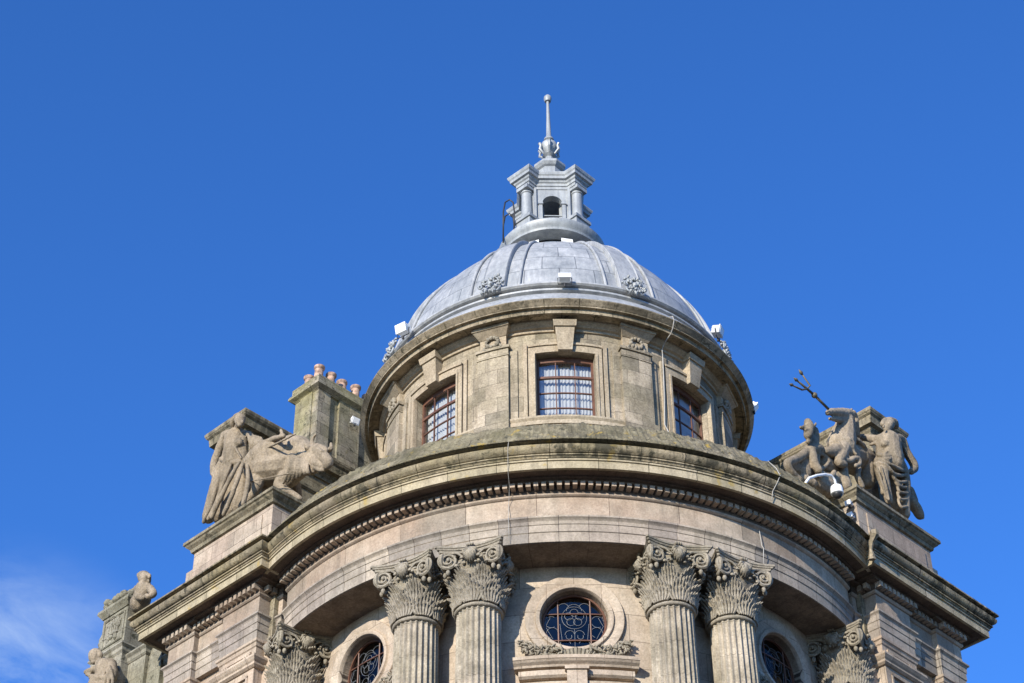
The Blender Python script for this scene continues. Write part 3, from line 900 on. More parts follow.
# ---- dome
DZ, DRX, DRZ = 32.95, 4.43, 5.05
def domeP(az, el, off=0.0):     # el 0..90
    e = rad(el)
    x, z = DRX * math.cos(e), DRZ * math.sin(e)
    nx, nz = math.cos(e) / DRX, math.sin(e) / DRZ
    l = math.hypot(nx, nz)
    return pol(az, x + nx / l * off, DZ + z + nz / l * off)
dome = MB()
els = [5 + 80 * i / 60 for i in range(61)]
rows = [[domeP(-180 + 360 * i / 192, e) for i in range(192)] for e in els]
dome.grid(rows, 4.4, closed_u=True)
# make the seam rows follow the dome: z is used as v
D = dome.build('dome', M['lead'], B, smooth=True)
sk = MB().lathe([(4.30, 33.66), (4.40, 33.66), (4.52, 33.58), (4.66, 33.42), (4.80, 33.24), (4.90, 33.06), (4.9, 33.03)], n=192, cyl=4.6)
sk.build('base_roll', M['lead2'], D, autos=30)
MB().lathe([(4.28, 33.98), (4.50, 33.97), (4.56, 33.93), (4.57, 33.88), (4.53, 33.84), (4.44, 33.83), (4.44, 33.78), (4.50, 33.76), (4.50, 33.71), (4.44, 33.68), (4.34, 33.66)], n=192, cyl=4.6).build('upper_roll', M['lead2'], D, autos=30)
for k in range(8):
    c0 = DA + 22.5 + 45 * k - 180
    rb = MB()
    prof = [(-3.9, -0.03), (-3.9, 0.09), (-3.6, 0.12), (-3.3, 0.09), (0, 0.095), (3.3, 0.09), (3.6, 0.12), (3.9, 0.09), (3.9, -0.03)]
    rb.grid([[domeP(c0 + a_ * (1 + 0.25 * e / 80), e, o_) for a_, o_ in prof] for e in [11 + 68 * i / 40 for i in range(41)]])
    ro = rb.build('rib', M['lead2'], D, autos=50)
    for s_ in (-1, 1):
        rl = MB()
        rl.tube([domeP(c0 + s_ * (8.0 + 3.0 * e / 80), e, 0.03) for e in [11.5 + 67.5 * i / 30 for i in range(31)]], 0.042, 6)
        rl.build('seam_roll', M['lead2'], ro, smooth=True)
    # cast festoon at the rib's foot
    fs = MB(); rg = random.Random(40 + k)
    def fp(u, v, o_=0.24): return domeP(c0 + u * 3.5, 12.2 + v * 3.5, o_)
    for s_ in (-1, 1):
        for (cu_, cv_, r0, tw) in ((0.55, 0.45, 0.42, 1), (0.5, -0.5, 0.36, -1), (0.95, 0.0, 0.28, 1)):
            pts, rs = [], []
            for i in range(16):
                t_ = i / 15; an = 0.5 + tw * t_ * 7.5; rr = r0 * (1 - 0.8 * t_)
                pts.append(fp(s_ * (cu_ + rr * math.cos(an)), cv_ + rr * math.sin(an), 0.24 + 0.06 * t_)); rs.append(0.034 - 0.012 * t_)
            fs.tube(pts, rs, 5)
    for i in range(30):
        u, v = rg.uniform(-0.8, 0.8), rg.uniform(-0.9, 0.9)
        a_ = rg.uniform(0, 6.28)
        fs.tube([fp(u, v, 0.2), fp(u + 0.14 * math.cos(a_), v + 0.14 * math.sin(a_), 0.32), fp(u + 0.3 * math.cos(a_ + .5), v + 0.3 * math.sin(a_ + .5), 0.27)], [0.02, 0.038, 0.012], 5)
    fs.ball(fp(0, 0.1, 0.26), 0.08, 8); fs.ball(fp(0, 0.95, 0.22), 0.06, 8)
    fs.build('festoon', M['lant'], D, smooth=True)

# ---- lantern on the dome
LT = MB()
LT.lathe([(0.95, 37.6), (1.0, 38.2), (1.02, 38.55)], n=64, cyl=1)
LT.lathe([(1.02, 38.60), (1.30, 38.62), (1.40, 38.64), (1.42, 38.70), (1.38, 38.74), (1.42, 38.80), (1.47, 38.88), (1.48, 38.96), (1.44, 39.02), (0.2, 39.06)], n=96, cyl=1.4)
LN = LT.build('lantern', M['lant'], B, autos=35)
pd = MB()
for k in range(4):
    an = rad(DA + 45 + 90 * k)
    f_ = Vector((math.sin(an), -math.cos(an), 0)); t2 = Vector((math.cos(an), math.sin(an), 0))
    def PB(d0, d1, w0, z0, z1, w1=None, e1=None, mb=pd):
        w1 = w0 if w1 is None else w1; e1 = d1 if e1 is None else e1
        mb.box8([f_ * d0 - t2 * w0 + Vector((0, 0, z0)), f_ * d1 - t2 * w0 + Vector((0, 0, z0)), f_ * d1 + t2 * w0 + Vector((0, 0, z0)), f_ * d0 + t2 * w0 + Vector((0, 0, z0)),
                 f_ * d0 - t2 * w1 + Vector((0, 0, z1)), f_ * e1 - t2 * w1 + Vector((0, 0, z1)), f_ * e1 + t2 * w1 + Vector((0, 0, z1)), f_ * d0 + t2 * w1 + Vector((0, 0, z1))])
    PB(0.5, 1.16, 0.26, 39.02, 39.50); PB(0.5, 1.20, 0.30, 39.50, 39.60)
    PB(0.45, 0.86, 0.16, 39.6, 40.9)          # pier behind the column
    cl = MB()
    base = f_ * 0.98
    cl.lathe([(0.19, 39.60), (0.19, 39.66), (0.16, 39.70), (0.155, 39.74), (0.145, 40.55), (0.17, 40.57), (0.17, 40.60), (0.15, 40.62), (0.15, 40.66)], n=24, cx=base.x, cy=base.y, cyl=0)
    PB(0.78, 1.18, 0.20, 40.66, 40.78, mb=cl)
    cl.build('lantern_column', M['lant'], LN, autos=35)
# entablature with diagonal breaks
def lant_path(o_):
    pts = []
    for k in range(4):
        an = rad(DA + 45 + 90 * k)
        f_ = Vector((math.sin(an), -math.cos(an), 0)); t2 = Vector((math.cos(an), math.sin(an), 0))
        d_ = 1.12; w_ = 0.22
        inn = 0.62
        # face of square body is at distance 0.74 from the axis
        # corner block runs back until it meets the square faces
        hit = (0.74 * math.sqrt(2) - w_)
        pts += [f_ * hit - t2 * w_, f_ * d_ - t2 * w_, f_ * d_ + t2 * w_, f_ * hit + t2 * w_]
    return [(p.x, p.y) for p in pts]
lp = lant_path(0)
ent = MB(); 
ent.sweep(lp, [(-0.3, 40.76), (0.0, 40.76), (0.0, 40.86), (0.025, 40.87), (0.025, 40.96), (0.06, 40.99), (0.08, 41.04), (0.14, 41.06), (0.15, 41.14), (0.18, 41.18), (0.20, 41.24), (0.20, 41.27), (-0.3, 41.42)], closed=True)
ent.build('lantern_cornice', M['lant'], LN)
pd.build('lantern_pedestal', M['lant'], LN)
cl_ = MB(); cl_.poly([Vector((x * 0.9, y * 0.9, 40.80)) for x, y in lp]); cl_.poly([Vector((x * .8, y * .8, 41.36)) for x, y in lp]); cl_.build('lantern_ceiling', M['lant'], LN)
# arched panels on the four faces
for k in range(4):
    an = rad(DA + 90 * k)
    f_ = Vector((math.sin(an), -math.cos(an), 0)); t2 = Vector((math.cos(an), math.sin(an), 0))
    pn = MB()
    hw, ah, zb, zs, ztop = 0.54, 0.27, 39.04, 40.20, 40.78
    def PT(x, z, d): return f_ * d + t2 * x + Vector((0, 0, z))
    inner = [(-ah, zb)] + [(-ah, zs)] + [(-ah * math.cos(PI * i / 16), zs + ah * math.sin(PI * i / 16)) for i in range(1, 16)] + [(ah, zs), (ah, zb)]
    outer = []
    for (x, z) in inner:
        if z <= zs: outer.append((math.copysign(hw, x), z))
        else:
            t_ = x / ah; outer.append((t_ * hw, ztop))
    outer[1] = (-hw, zs); outer[-2] = (hw, zs)
    for dd in (0.72,):
        pn.grid([[PT(x, z, dd) for x, z in outer], [PT(x, z, dd) for x, z in inner]])
        pn.grid([[PT(x, z, dd) for x, z in inner], [PT(x, z, dd - 0.16) for x, z in inner]])
        pn.grid([[PT(x, z, dd - 0.16) for x, z in outer], [PT(x, z, dd - 0.16) for x, z in inner]])
        pn.add([PT(-hw, zs, dd), PT(-hw, ztop, dd), PT(-ah * math.cos(PI / 16) / ah * hw, ztop, dd)], [[0, 1, 2]])
    # raised archivolt and impost posts
    arc_in = [(-ah, zs)] + [(-ah * math.cos(PI * i / 16), zs + ah * math.sin(PI * i / 16)) for i in range(1, 16)] + [(ah, zs)]
    arc_out = [(x * 1.33, zs + (z - zs) * 1.33) for x, z in arc_in]
    pn.grid([[PT(x, z, 0.72) for x, z in arc_out], [PT(x, z, 0.78) for x, z in arc_out], [PT(x, z, 0.78) for x, z in arc_in], [PT(x, z, 0.72) for x, z in arc_in]])
    for s_ in (-1, 1):
        for (x0, x1, z0, z1, dd) in ((ah, ah + 0.10, zb, zs - 0.03, 0.77), (ah - 0.02, ah + 0.12, zs - 0.04, zs + 0.02, 0.80), (ah + 0.16, ah + 0.23, zb, ztop, 0.79)):
            xs = sorted((s_ * x0, s_ * x1))
            pn.box8([PT(xs[0], z0, 0.7), PT(xs[1], z0, 0.7), PT(xs[1], z0, dd), PT(xs[0], z0, dd), PT(xs[0], z1, 0.7), PT(xs[1], z1, 0.7), PT(xs[1], z1, dd), PT(xs[0], z1, dd)])
    pn.tube([PT(-ah, 39.82, 0.66), PT(ah, 39.82, 0.66)], 0.025, 6)
    pn.tube([PT(-ah, 39.50, 0.66), PT(ah, 39.50, 0.66)], 0.02, 6)
    pn.build('arched_panel', M['lant'], LN, autos=35)
up = MB().lathe([(0.46, 41.40), (0.46, 41.48), (0.36, 41.52), (0.36, 42.08), (0.42, 42.12), (0.48, 42.20), (0.48, 42.28), (0.36, 42.31), (0.22, 42.40), (0.14, 42.60), (0.10, 42.80)], -180 + 22.5 , 180 + 22.5, 8, cyl=0)
up.build('upper_pedestal', M['lant'], LN)
fi = MB().lathe([(0.10, 42.72), (0.20, 42.80), (0.16, 42.86), (0.12, 42.90), (0.20, 43.02), (0.25, 43.16), (0.22, 43.28), (0.12, 43.36), (0.10, 43.40), (0.15, 43.44), (0.14, 43.50), (0.075, 43.60), (0.055, 44.4), (0.042, 45.06), (0.09, 45.08), (0.115, 45.17), (0.11, 45.26), (0.06, 45.33), (0.0, 45.36)], n=20, cyl=0)
for k in range(6):
    an = 2 * PI * k / 6
    d_ = Vector((math.sin(an), -math.cos(an), 0))
    fi.tube([d_ * 0.18 + Vector((0, 0, 42.82)), d_ * 0.31 + Vector((0, 0, 42.95)), d_ * 0.28 + Vector((0, 0, 43.10)), d_ * 0.32 + Vector((0, 0, 43.18))], [0.035, 0.045, 0.04, 0.05], 6)
fi.build('finial', M['lant'], LN, autos=50)

# ---- wings: straight facades running back at 45 degrees from the round corner
def wsweep(mb, side, path, prof):
    pts = [W(side, t, s, 0) for t, s in path]
    if side < 0: pts = pts[::-1]
    return mb.sweep([(p.x, p.y) for p in pts], prof)
def fix(prof): return prof + [prof[0]]
CPATH = [(2.35, 2.4), (2.35, 0.81), (5.55, 0.81), (5.55, 9.0)]
FPATH = [(2.06, 2.4), (2.06, 1.12), (2.35, 1.12), (2.35, 0.70), (3.60, 0.70), (3.60, 0.83), (4.62, 0.83), (4.62, 0.70), (5.55, 0.70), (5.55, 9.0)]
for side in (-1, 1):
    c = MB()
    wsweep(c, side, CPATH, fix([(-0.4, 26.71), (0.79, 26.69), (0.80, 26.64), (0.69, 26.63), (0.73, 26.59), (0.755, 26.55), (0.75, 26.49), (0.72, 26.44), (0.67, 26.405), (0.64, 26.40), (0.64, 26.385), (0.67, 26.38), (0.67, 26.35), (0.64, 26.345), (0.63, 26.31), (-0.4, 26.31)]))
    wc = c.build('wing_cornice', M['cornice'], B, autos=30)
    c = MB(); wsweep(c, side, CPATH, fix([(-0.4, 26.31), (0.61, 26.31), (0.61, 26.262), (0.58, 26.26), (0.58, 26.075), (0.51, 26.075), (0.505, 26.105), (-0.4, 26.105)]))
    c.build('wing_fascia', M['fascia'], wc)
    c = MB()
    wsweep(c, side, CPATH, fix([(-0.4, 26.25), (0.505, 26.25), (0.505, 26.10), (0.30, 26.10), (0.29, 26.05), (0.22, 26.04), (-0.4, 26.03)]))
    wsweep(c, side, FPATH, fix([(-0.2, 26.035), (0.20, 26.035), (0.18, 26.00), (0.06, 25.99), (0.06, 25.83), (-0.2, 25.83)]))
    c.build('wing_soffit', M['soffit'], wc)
    f = MB()
    wsweep(f, side, FPATH, fix([(-0.2, 25.825), (0.06, 25.825), (0.055, 25.79), (0.03, 25.76), (0.0, 25.75), (0.0, 25.30), (-0.2, 25.30)]))
    wf = f.build('wing_frieze', M['frieze'] if side < 0 else M['frieze'], B)
    f = MB(); wsweep(f, side, FPATH, fix([(-0.2, 25.30), (0.10, 25.30), (0.10, 25.26), (0.06, 25.23), (0.045, 25.20), (0.04, 25.08), (0.025, 25.07), (0.025, 24.90), (0.005, 24.885), (0.005, 24.68), (-0.2, 24.68)]))
    f.build('wing_architrave', M['arch'], B)
    d = MB(); t = 2.30
    while t < 5.6:
        s0 = 0.70 if (t < 3.62 or t > 4.60) else 0.83
        d.wbox(side, t, t + 0.092, s0 - 0.21, s0, 25.865, 25.99); t += 0.158
    d.build('dentil_band', M['frieze'], wf); d = MB()
    s = 0.60
    while s < 2.3:
        s += 0.158
        if s < 1.1: d.wbox(side, 2.35 - 0.21, 2.35, s, s + 0.092, 25.865, 25.99)
        else: d.wbox(side, 2.06 - 0.21, 2.06, s + .05, s + 0.142, 25.865, 25.99)
    d.build('dentil_band', M['frieze'], wf)
    # pilasters
    for (t0, t1) in ((2.35, 3.60), (4.62, 5.55)):
        s0 = 0.72
        p = MB(); p.wbox(side, t0 + 0.02, t1 - 0.02, s0 + 0.03, 1.6, 13.9, 24.25)
        # raised frame round a sunk panel
        a0, a1 = t0 + 0.20, t1 - 0.18
        for b_ in ((t0 + 0.02, a0, 20.2, 24.0), (a1, t1 - 0.02, 20.2, 24.0), (a0, a1, 23.85, 24.0)):
            p.wbox(side, b_[0], b_[1], s0, s0 + 0.05, b_[2], b_[3])
        for b_ in ((a0 - 0.0, a0 + 0.05, 20.2, 23.85), (a1 - 0.05, a1, 20.2, 23.85), (a0, a1, 23.80, 23.85)):
            p.wbox(side, b_[0], b_[1], s0 - 0.025, s0 + 0.05, b_[2], b_[3])
        pp = p.build('wing_pilaster', M['wing'], B)
        cp = MB()
        pth = [(t0, 1.6), (t0, s0), (t1, s0), (t1, 1.6)]
        wsweep(cp, side, pth, fix([(-0.1, 24.66), (0.07, 24.66), (0.07, 24.60), (0.04, 24.58), (0.02, 24.50), (0.0, 24.48), (0.0, 24.22), (-0.1, 24.22)]))
        wsweep(cp, side, pth, fix([(-0.1, 24.22), (0.14, 24.22), (0.15, 24.16), (0.11, 24.10), (0.08, 24.07), (0.08, 24.02), (0.03, 23.98), (-0.1, 23.98)]))
        for (e0, e1) in ((t0 + 0.16, t0 + 0.36), (t1 - 0.36, t1 - 0.16)):
            k_ = 0
            while e0 + k_ * 0.07 < e1: cp.wbox(side, e0 + k_ * 0.07, e0 + k_ * 0.07 + 0.045, s0 - 0.06, s0 + 0.01, 24.255, 24.34); k_ += 1
        cp.wbox(side, t0 + 0.14, t1 - 0.14, s0 - 0.045, s0 + 0.01, 24.34, 24.40)
        cp.build('pilaster_head', M['wing'], pp)
    w = MB()
    w.wbox(side, 2.06, 5.53, 0.95, 20, 0.1, 24.68)
    w.wbox(side, 1.9, 2.3, 1.16, 3.2, 13.9, 24.66)
    w.wbox(side, 3.62, 4.60, 0.86, 1.0, 24.0, 24.12)
    w.wbox(side, 2.0, 5.6, 0.4, 1.6, 0.1, 13.9)
    w.build('wing_wall', M['wing'], B)
    r = MB(); r.wbox(side, 2.2, 5.52, 1.0, 20, 24.68, 26.5); r.build('wing_core', M['attic'], B)
    # street facade carrying on beyond the corner block
    e = MB(); e.wbox(side, 5.53, 34, 1.65, 19.5, 0.1, 23.9)
    sf = e.build('street_facade', M['far'], B)
    wn2 = 0
    for k in range(5):
        for z0 in (4, 10, 16.5):
            t0 = 8.4 + k * 5
            wd = MB(); wd.wbox(side, t0, t0 + 1.6, 1.58, 1.70, z0, z0 + 3.2)
            wf_ = wd.build('facade_window', M['wing'], sf)
            wd = MB(); wd.wbox(side, t0 + 0.2, t0 + 1.4, 1.55, 1.60, z0 + 0.2, z0 + 3.0); wd.build('glass', M['glassd'], wf_)

    # statue plinth: body, cap, panel joints
    p = MB()
    p.wbox(side, 2.28, 5.12, 0.80, 2.6, 26.6, 28.30)
    p.wbox(side, 2.24, 5.16, 0.76, 2.62, 26.66, 26.95)
    p.wbox(side, 5.12, 5.62, 0.98, 2.4, 26.6, 28.02)
    p.wbox(side, 2.62, 4.85, 0.775, 0.80, 27.1, 28.1)
    pl = p.build('statue_plinth', M['plinth'], B)
    c = MB()
    pth = [(2.28, 2.62), (2.28, 0.80), (5.12, 0.80), (5.12, 2.62)]
    wsweep(c, side, pth, fix([(-0.3, 28.54), (0.205, 28.54), (0.21, 28.46), (0.17, 28.44), (0.15, 28.40), (0.08, 28.34), (0.06, 28.26), (0.0, 28.24), (-0.3, 28.24)]))
    c.poly([W(side, t, s, 28.535) for t, s in ((2.2, 0.7), (5.2, 0.7), (5.2, 2.6), (2.2, 2.6))])
    c.build('plinth_cap', M['attic'], pl)
    # attic block behind the statues
    a_ = MB()
    a_.wbox(side, 5.00, 5.92, 1.85, 10, 26.5, 32.3)
    a_.wbox(side, 4.92, 6.0, 1.77, 10, 26.5, 28.6)
    a_.wbox(side, 2.6, 5.0, 2.65, 10, 26.4, 28.3)
    at = a_.build('attic_block', M['attic'], B)
    c = MB()
    pth = [(5.0, 10), (5.0, 1.85), (5.92, 1.85), (5.92, 10)]
    wsweep(c, side, pth, fix([(-0.3, 32.78), (0.33, 32.76), (0.35, 32.72), (0.34, 32.66), (0.31, 32.60), (0.26, 32.56), (0.26, 32.52), (0.24, 32.36), (0.13, 32.34), (0.11, 32.28), (0.06, 32.22), (0.05, 32.14), (-0.3, 32.14)]))
    wsweep(c, side, pth, fix([(-0.3, 31.72), (0.08, 31.72), (0.07, 31.64), (0.03, 31.60), (-0.3, 31.60)]))
    c.poly([W(side, t, s, 32.77) for t, s in ((4.8, 1.7), (6.1, 1.7), (6.1, 10), (4.8, 10))])
    c.build('attic_cornice', M['attic'], at)
    c = MB()
    wsweep(c, side, [(4.92, 10), (4.92, 1.77), (6.0, 1.77), (6.0, 10)], fix([(-0.2, 28.86), (0.0, 28.86), (0.10, 28.74), (0.18, 28.72), (0.18, 28.60), (0.04, 28.52), (-0.2, 28.5)]))
    c.build('attic_base', M['attic'], at)
    # mossy drip at the inner corner of the wing cornice
MBr = MB().poly([W(-1, 5.4, 1, 26.62), W(-1, 2.2, 1, 26.62), W(1, 2.2, 1, 26.62), W(1, 5.4, 1, 26.62), W(1, 5.4, 20, 26.62), W(-1, 5.4, 20, 26.62)])
MBr.build('flat_roof', M['roof'], B)
dr = MB(); p0 = W(1, 1.53, 0.02, 0)
dr.tube([W(1, 1.56, 0.0, 26.68), W(1, 1.56, -0.01, 26.60), W(1, 1.57, 0.10, 26.45), W(1, 1.60, 0.17, 26.30), W(1, 1.62, 0.18, 26.20), W(1, 1.64, 0.20, 26.08)], [0.10, 0.10, 0.05, 0.04, 0.06, 0.09], 6)
dr.build('lime_crust', M['drumcorn'], B)

# ---- chimney on the left attic
ch = MB()
ch.wbox(-1, 4.98, 5.80, 4.05, 9.6, 32.75, 35.0)
ch.wbox(-1, 4.92, 5.86, 4.0, 4.42, 32.75, 34.95)
ch.wbox(-1, 4.90, 5.5, 4.72, 5.45, 32.75, 34.95)
ch.wbox(-1, 4.90, 5.5, 6.6, 7.3, 32.75, 34.95)
ch.wbox(-1, 5.15, 5.62, 3.965, 4.2, 32.75, 34.95)
chs = ch.build('chimney_stack', M['chim'], B)
c = MB()
wsweep(c, -1, [(4.98, 9.6), (4.98, 4.05), (5.80, 4.05), (5.80, 9.6)], fix([(-0.3, 35.34), (0.13, 35.34), (0.13, 35.14), (0.17, 35.12), (0.20, 35.06), (0.20, 35.0), (0.10, 34.94), (0.06, 34.90), (-0.3, 34.90)]))
c.poly([W(-1, t, s, 35.335) for t, s in ((4.88, 3.95), (5.9, 3.95), (5.9, 9.6), (4.88, 9.6))])
c.build('chimney_cap', M['chim'], chs)
for k, (t, s, hgt) in enumerate(((5.14, 4.12, 0.46), (5.52, 4.14, 0.38), (5.10, 4.50, 0.42), (5.14, 4.98, 0.52), (5.14, 5.42, 0.52), (5.14, 5.86, 0.46))):
    p = W(-1, t, s, 0)
    z0 = 35.335
    hgt += (0.03, -0.02, 0.0, -0.05, 0.02, 0.0)[k]
    pm = MB().lathe([(0.0, z0), (0.145, z0), (0.135, z0 + 0.07), (0.125, z0 + 0.08), (0.115, z0 + hgt - 0.10), (0.135, z0 + hgt - 0.08), (0.15, z0 + hgt - 0.05), (0.15, z0 + hgt), (0.10, z0 + hgt), (0.09, z0 + hgt - 0.15), (0.0, z0 + hgt - 0.15)], n=20, cx=p.x, cy=p.y, cyl=0)
    for v in pm.v:
        f_ = (v.z - z0); v.x += f_ * (0.05, -0.03, 0.06, -0.05, 0.03, 0)[k]
    pm.build('chimney_pot', M['terra'], chs, autos=40)

# ---- dormer gable with carved panel beyond the left wing
gb = MB()
gb.wbox(-1, 7.80, 8.78, 0.93, 2.2, 13, 28.12)
gb.wbox(-1, 7.72, 8.86, 0.88, 2.2, 13, 27.02)
gb.wbox(-1, 7.05, 7.72, 1.10, 2.2, 13, 26.85)
gb.wbox(-1, 5.43, 7.05, 1.32, 2.2, 13, 26.60)
gb.wbox(-1, 6.55, 7.1, 1.20, 2.2, 13, 26.9)
GB = gb.build('gable_pier', M['far'], B)
c = MB()
wsweep(c, -1, [(7.80, 2.2), (7.80, 0.93), (8.78, 0.93), (8.78, 2.2)], fix([(-0.2, 28.34), (0.12, 28.34), (0.13, 28.26), (0.07, 28.18), (0.03, 28.12), (-0.2, 28.12)]))
for pth, z in (([(7.72, 2.2), (7.72, 0.88), (8.86, 0.88), (8.86, 2.2)], 27.0), ([(7.05, 2.2), (7.05, 1.10), (7.72, 1.10)], 26.75), ([(5.43, 1.32), (7.05, 1.32)], 26.3), ([(7.72, 2.2), (7.72, 0.88), (8.86, 0.88), (8.86, 2.2)], 25.6), ([(7.05, 2.2), (7.05, 1.10), (7.72, 1.10)], 25.5), ([(5.43, 1.32), (7.05, 1.32)], 25.5)):
    c.build('gable_moulding', M['far'], GB); c = MB()
    wsweep(c, -1, pth, fix([(-0.1, z), (0.10, z), (0.12, z - 0.06), (0.06, z - 0.12), (0.05, z - 0.2), (0.0, z - 0.26), (-0.1, z - 0.26)]))
c.build('gable_moulding', M['far'], GB)
c = MB()
fr2 = [(7.90, 27.25), (8.68, 27.25), (8.68, 28.0), (7.90, 28.0)]
c.tube([W(-1, t, 0.92, z) for t, z in fr2], 0.03, 5, closed=True)
rg = random.Random(3)
for i in range(26):
    c.ball(W(-1, 8.05 + 0.45 * rg.random(), 0.92, 27.4 + 0.5 * rg.random()), rg.uniform(.04, .07), 6, sz=1.6)
for i in range(5): c.tube([W(-1, 8.12 + .08 * i, 0.91, 27.5), W(-1, 8.12 + .08 * i, 0.90, 27.92 - 0.06 * abs(i - 2))], 0.03, 5)
c.build('carved_panel', M['far'], GB)
c = MB()
for i in range(12):                                   # scroll on the outer side
    a_ = i / 11
    c.ball(W(-1, 8.92 + 0.09 * math.sin(a_ * 5), 1.2, 27.95 - 1.1 * a_), 0.13 + 0.05 * math.sin(a_ * 7), 8)
c.build('side_scroll', M['far'], GB, smooth=True)
c = MB(); rg = random.Random(9)
for i in range(34):
    t_ = rg.uniform(7.78, 8.78)
    c.ball(W(-1, t_, 1.05 + rg.uniform(-.12, .2), 28.38 + rg.uniform(0, 0.22) + 0.12 * math.cos((t_ - 8.2) * 3)), rg.uniform(.06, .11), 8, sx=rg.uniform(.8, 1.4))
c.build('carved_crest', M['far'], GB, smooth=True)

# ================================================================== THINGS ON THE BUILDING
def flood(name, loc, aim_az, mt=M['grey'], sz=(0.26, 0.16, 0.22), tilt=-20, label='', cat='floodlight', group='small floodlights fixed round the dome', arm=0.14, lens=M['white']):
    loc = Vector(loc)
    root = empty(name, loc); tag(root, label, cat, group)
    R_ = Matrix.Rotation(rad(aim_az), 4, 'Z')
    h = MB()
    Mx = Matrix.Translation(loc + Vector((0, 0, arm + sz[2] / 2))) @ R_ @ Matrix.Rotation(rad(tilt), 4, 'X')
    h.box(None, sz[0], sz[1], sz[2], mtx=Mx)
    h.box(None, sz[0] + 0.03, 0.03, sz[2] + 0.03, mtx=Mx @ Matrix.Translation((0, -sz[1] / 2, 0)))
    for i in range(4): h.box(None, sz[0] * 0.9, 0.03, 0.012, mtx=Mx @ Matrix.Translation((0, sz[1] / 2 + 0.01, -sz[2] * 0.3 + i * sz[2] * 0.2)))
    def kid(mb, n2, mt2):
        o_ = mb.build(n2, mt2, None, origin=loc); o_.parent = root; o_.location = (0, 0, 0); return o_
    kid(h, 'housing', mt)
    l_ = MB(); l_.box(None, sz[0] * 0.86, 0.01, sz[2] * 0.86, mtx=Mx @ Matrix.Translation((0, -sz[1] / 2 - 0.02, 0)))
    kid(l_, 'lens', lens)
    b_ = MB()
    hw = sz[0] / 2 + 0.03
    P = lambda x, z, y=0: loc + (R_ @ Vector((x, y, z)))
    b_.tube([P(-hw, arm + sz[2] / 2), P(-hw, 0.03), P(hw, 0.03), P(hw, arm + sz[2] / 2)], 0.014, 6)
    b_.tube([P(0, 0.03), P(0, -0.06)], 0.03, 8)
    kid(b_, 'bracket', M['black'])
    return root
flood('floodlight', pol(1.2, 4.72, 33.66), 0, M['white'], (0.27, 0.14, 0.17), label='white box floodlight on the gutter roll at the middle of the dome foot')
flood('floodlight', pol(-52.5, 4.82, 33.55), -35, M['white'], (0.28, 0.24, 0.21), 15, label='large white box floodlight at the left edge of the dome, above the drum cornice')
flood('floodlight', pol(53.5, 4.85, 33.50), 65, M['grey'], (0.25, 0.20, 0.22), 15, label='grey box floodlight at the right edge of the dome, above the drum cornice')
flood('floodlight', pol(82, 5.0, 32.95), 80, M['white'], (0.2, 0.12, 0.2), 35, label='small white floodlight sticking out low on the right side of the drum cornice', arm=0.05)
flood('floodlight', pol(-25.5, 1.17, 38.26), -20, M['white'], (0.26, 0.14, 0.12), -10, label='left one of the two small white lamps under the lantern ring', group='pair of lamps under the lantern ring', arm=0.05)
flood('floodlight', pol(17.5, 1.17, 38.28), 12, M['white'], (0.28, 0.14, 0.12), -10, label='right one of the two small white lamps under the lantern ring', group='pair of lamps under the lantern ring', arm=0.05)
r_ = flood('floodlight', W(-1, 4.70, 5.1, 34.2), 40, M['white'], (0.22, 0.08, 0.16), 20, label='white floodlight fixed to the side of the chimney stack', group=None, arm=0.02)
for k, z in ((0, 28.12), (1, 27.78)):
    flood('floodlight', W(1, 2.14, 0.90, z), -45, M['white'], (0.12, 0.10, 0.10), 0, label=('upper' if k == 0 else 'lower') + ' of the two tiny white lamps on the end of the right statue plinth', group='two tiny lamps on the right statue plinth', arm=0.0)

# swan-neck security camera
base = W(1, 0.35, 0.85, 27.5)
cm = empty('security_camera', base); tag(cm, 'white dome security camera hanging from a curved white pipe below the horse sculpture', 'camera')
def kid(mb, n2, mt2, root, **kw):
    o_ = mb.build(n2, mt2, None, origin=Vector(root.location), **kw); o_.parent = root; o_.location = (0, 0, 0); return o_
pp = [base, W(1, 0.36, 0.84, 27.75), W(1, 0.55, 0.82, 28.02), W(1, 0.85, 0.80, 28.24), W(1, 1.15, 0.79, 28.42), W(1, 1.38, 0.78, 28.50), W(1, 1.50, 0.78, 28.44), W(1, 1.53, 0.78, 28.28)]
kid(MB().tube(pp, 0.033, 10), 'pipe', M['white'], cm, smooth=True)
e_ = W(1, 1.53, 0.78, 28.0)
kid(MB().lathe([(0.0, 28.30), (0.08, 28.30), (0.13, 28.26), (0.145, 28.20), (0.145, 28.07), (0.12, 28.05), (0, 28.05)], n=24, cx=e_.x, cy=e_.y, cyl=0), 'housing', M['white'], cm, autos=40)
kid(MB().ball(Vector((e_.x, e_.y, 28.06)), 0.115, 16), 'dome_cover', M['black'], cm, smooth=True)

# cables
def cable(pts, r, label, mt=M['cable'], name='cable'):
    o_ = MB().tube(pts, r * 0.8, 6).build(name, mt, None, smooth=True, origin=pts[0])
    tag(o_, label, 'cable', 'cables clipped down the stonework')
    return o_
cable([pol(31.5, 4.9, 33.08), pol(32.0, 5.03, 33.05), pol(32.4, 5.03, 32.95), pol(32.8, 4.92, 32.80), pol(33.0, 4.80, 32.70), pol(33.0, 4.56, 32.62), pol(33.2, 4.42, 32.5), pol(33.4, 4.40, 32.2), pol(33.0, 4.40, 31.2), pol(32.3, 4.40, 30.2), pol(32.1, 4.54, 29.9), pol(32.0, 4.52, 29.6)], 0.016, 'pale cable running over the drum cornice and down beside the right drum window')
cable([pol(34.3, 7.5, 27.30), pol(34.2, 7.74, 26.95), pol(34.0, 7.86, 26.68), pol(33.6, 7.80, 26.5), pol(33.2, 7.70, 26.33), pol(33.0, 7.665, 26.1)], 0.011, 'short pale cable crossing the main cornice on the right')
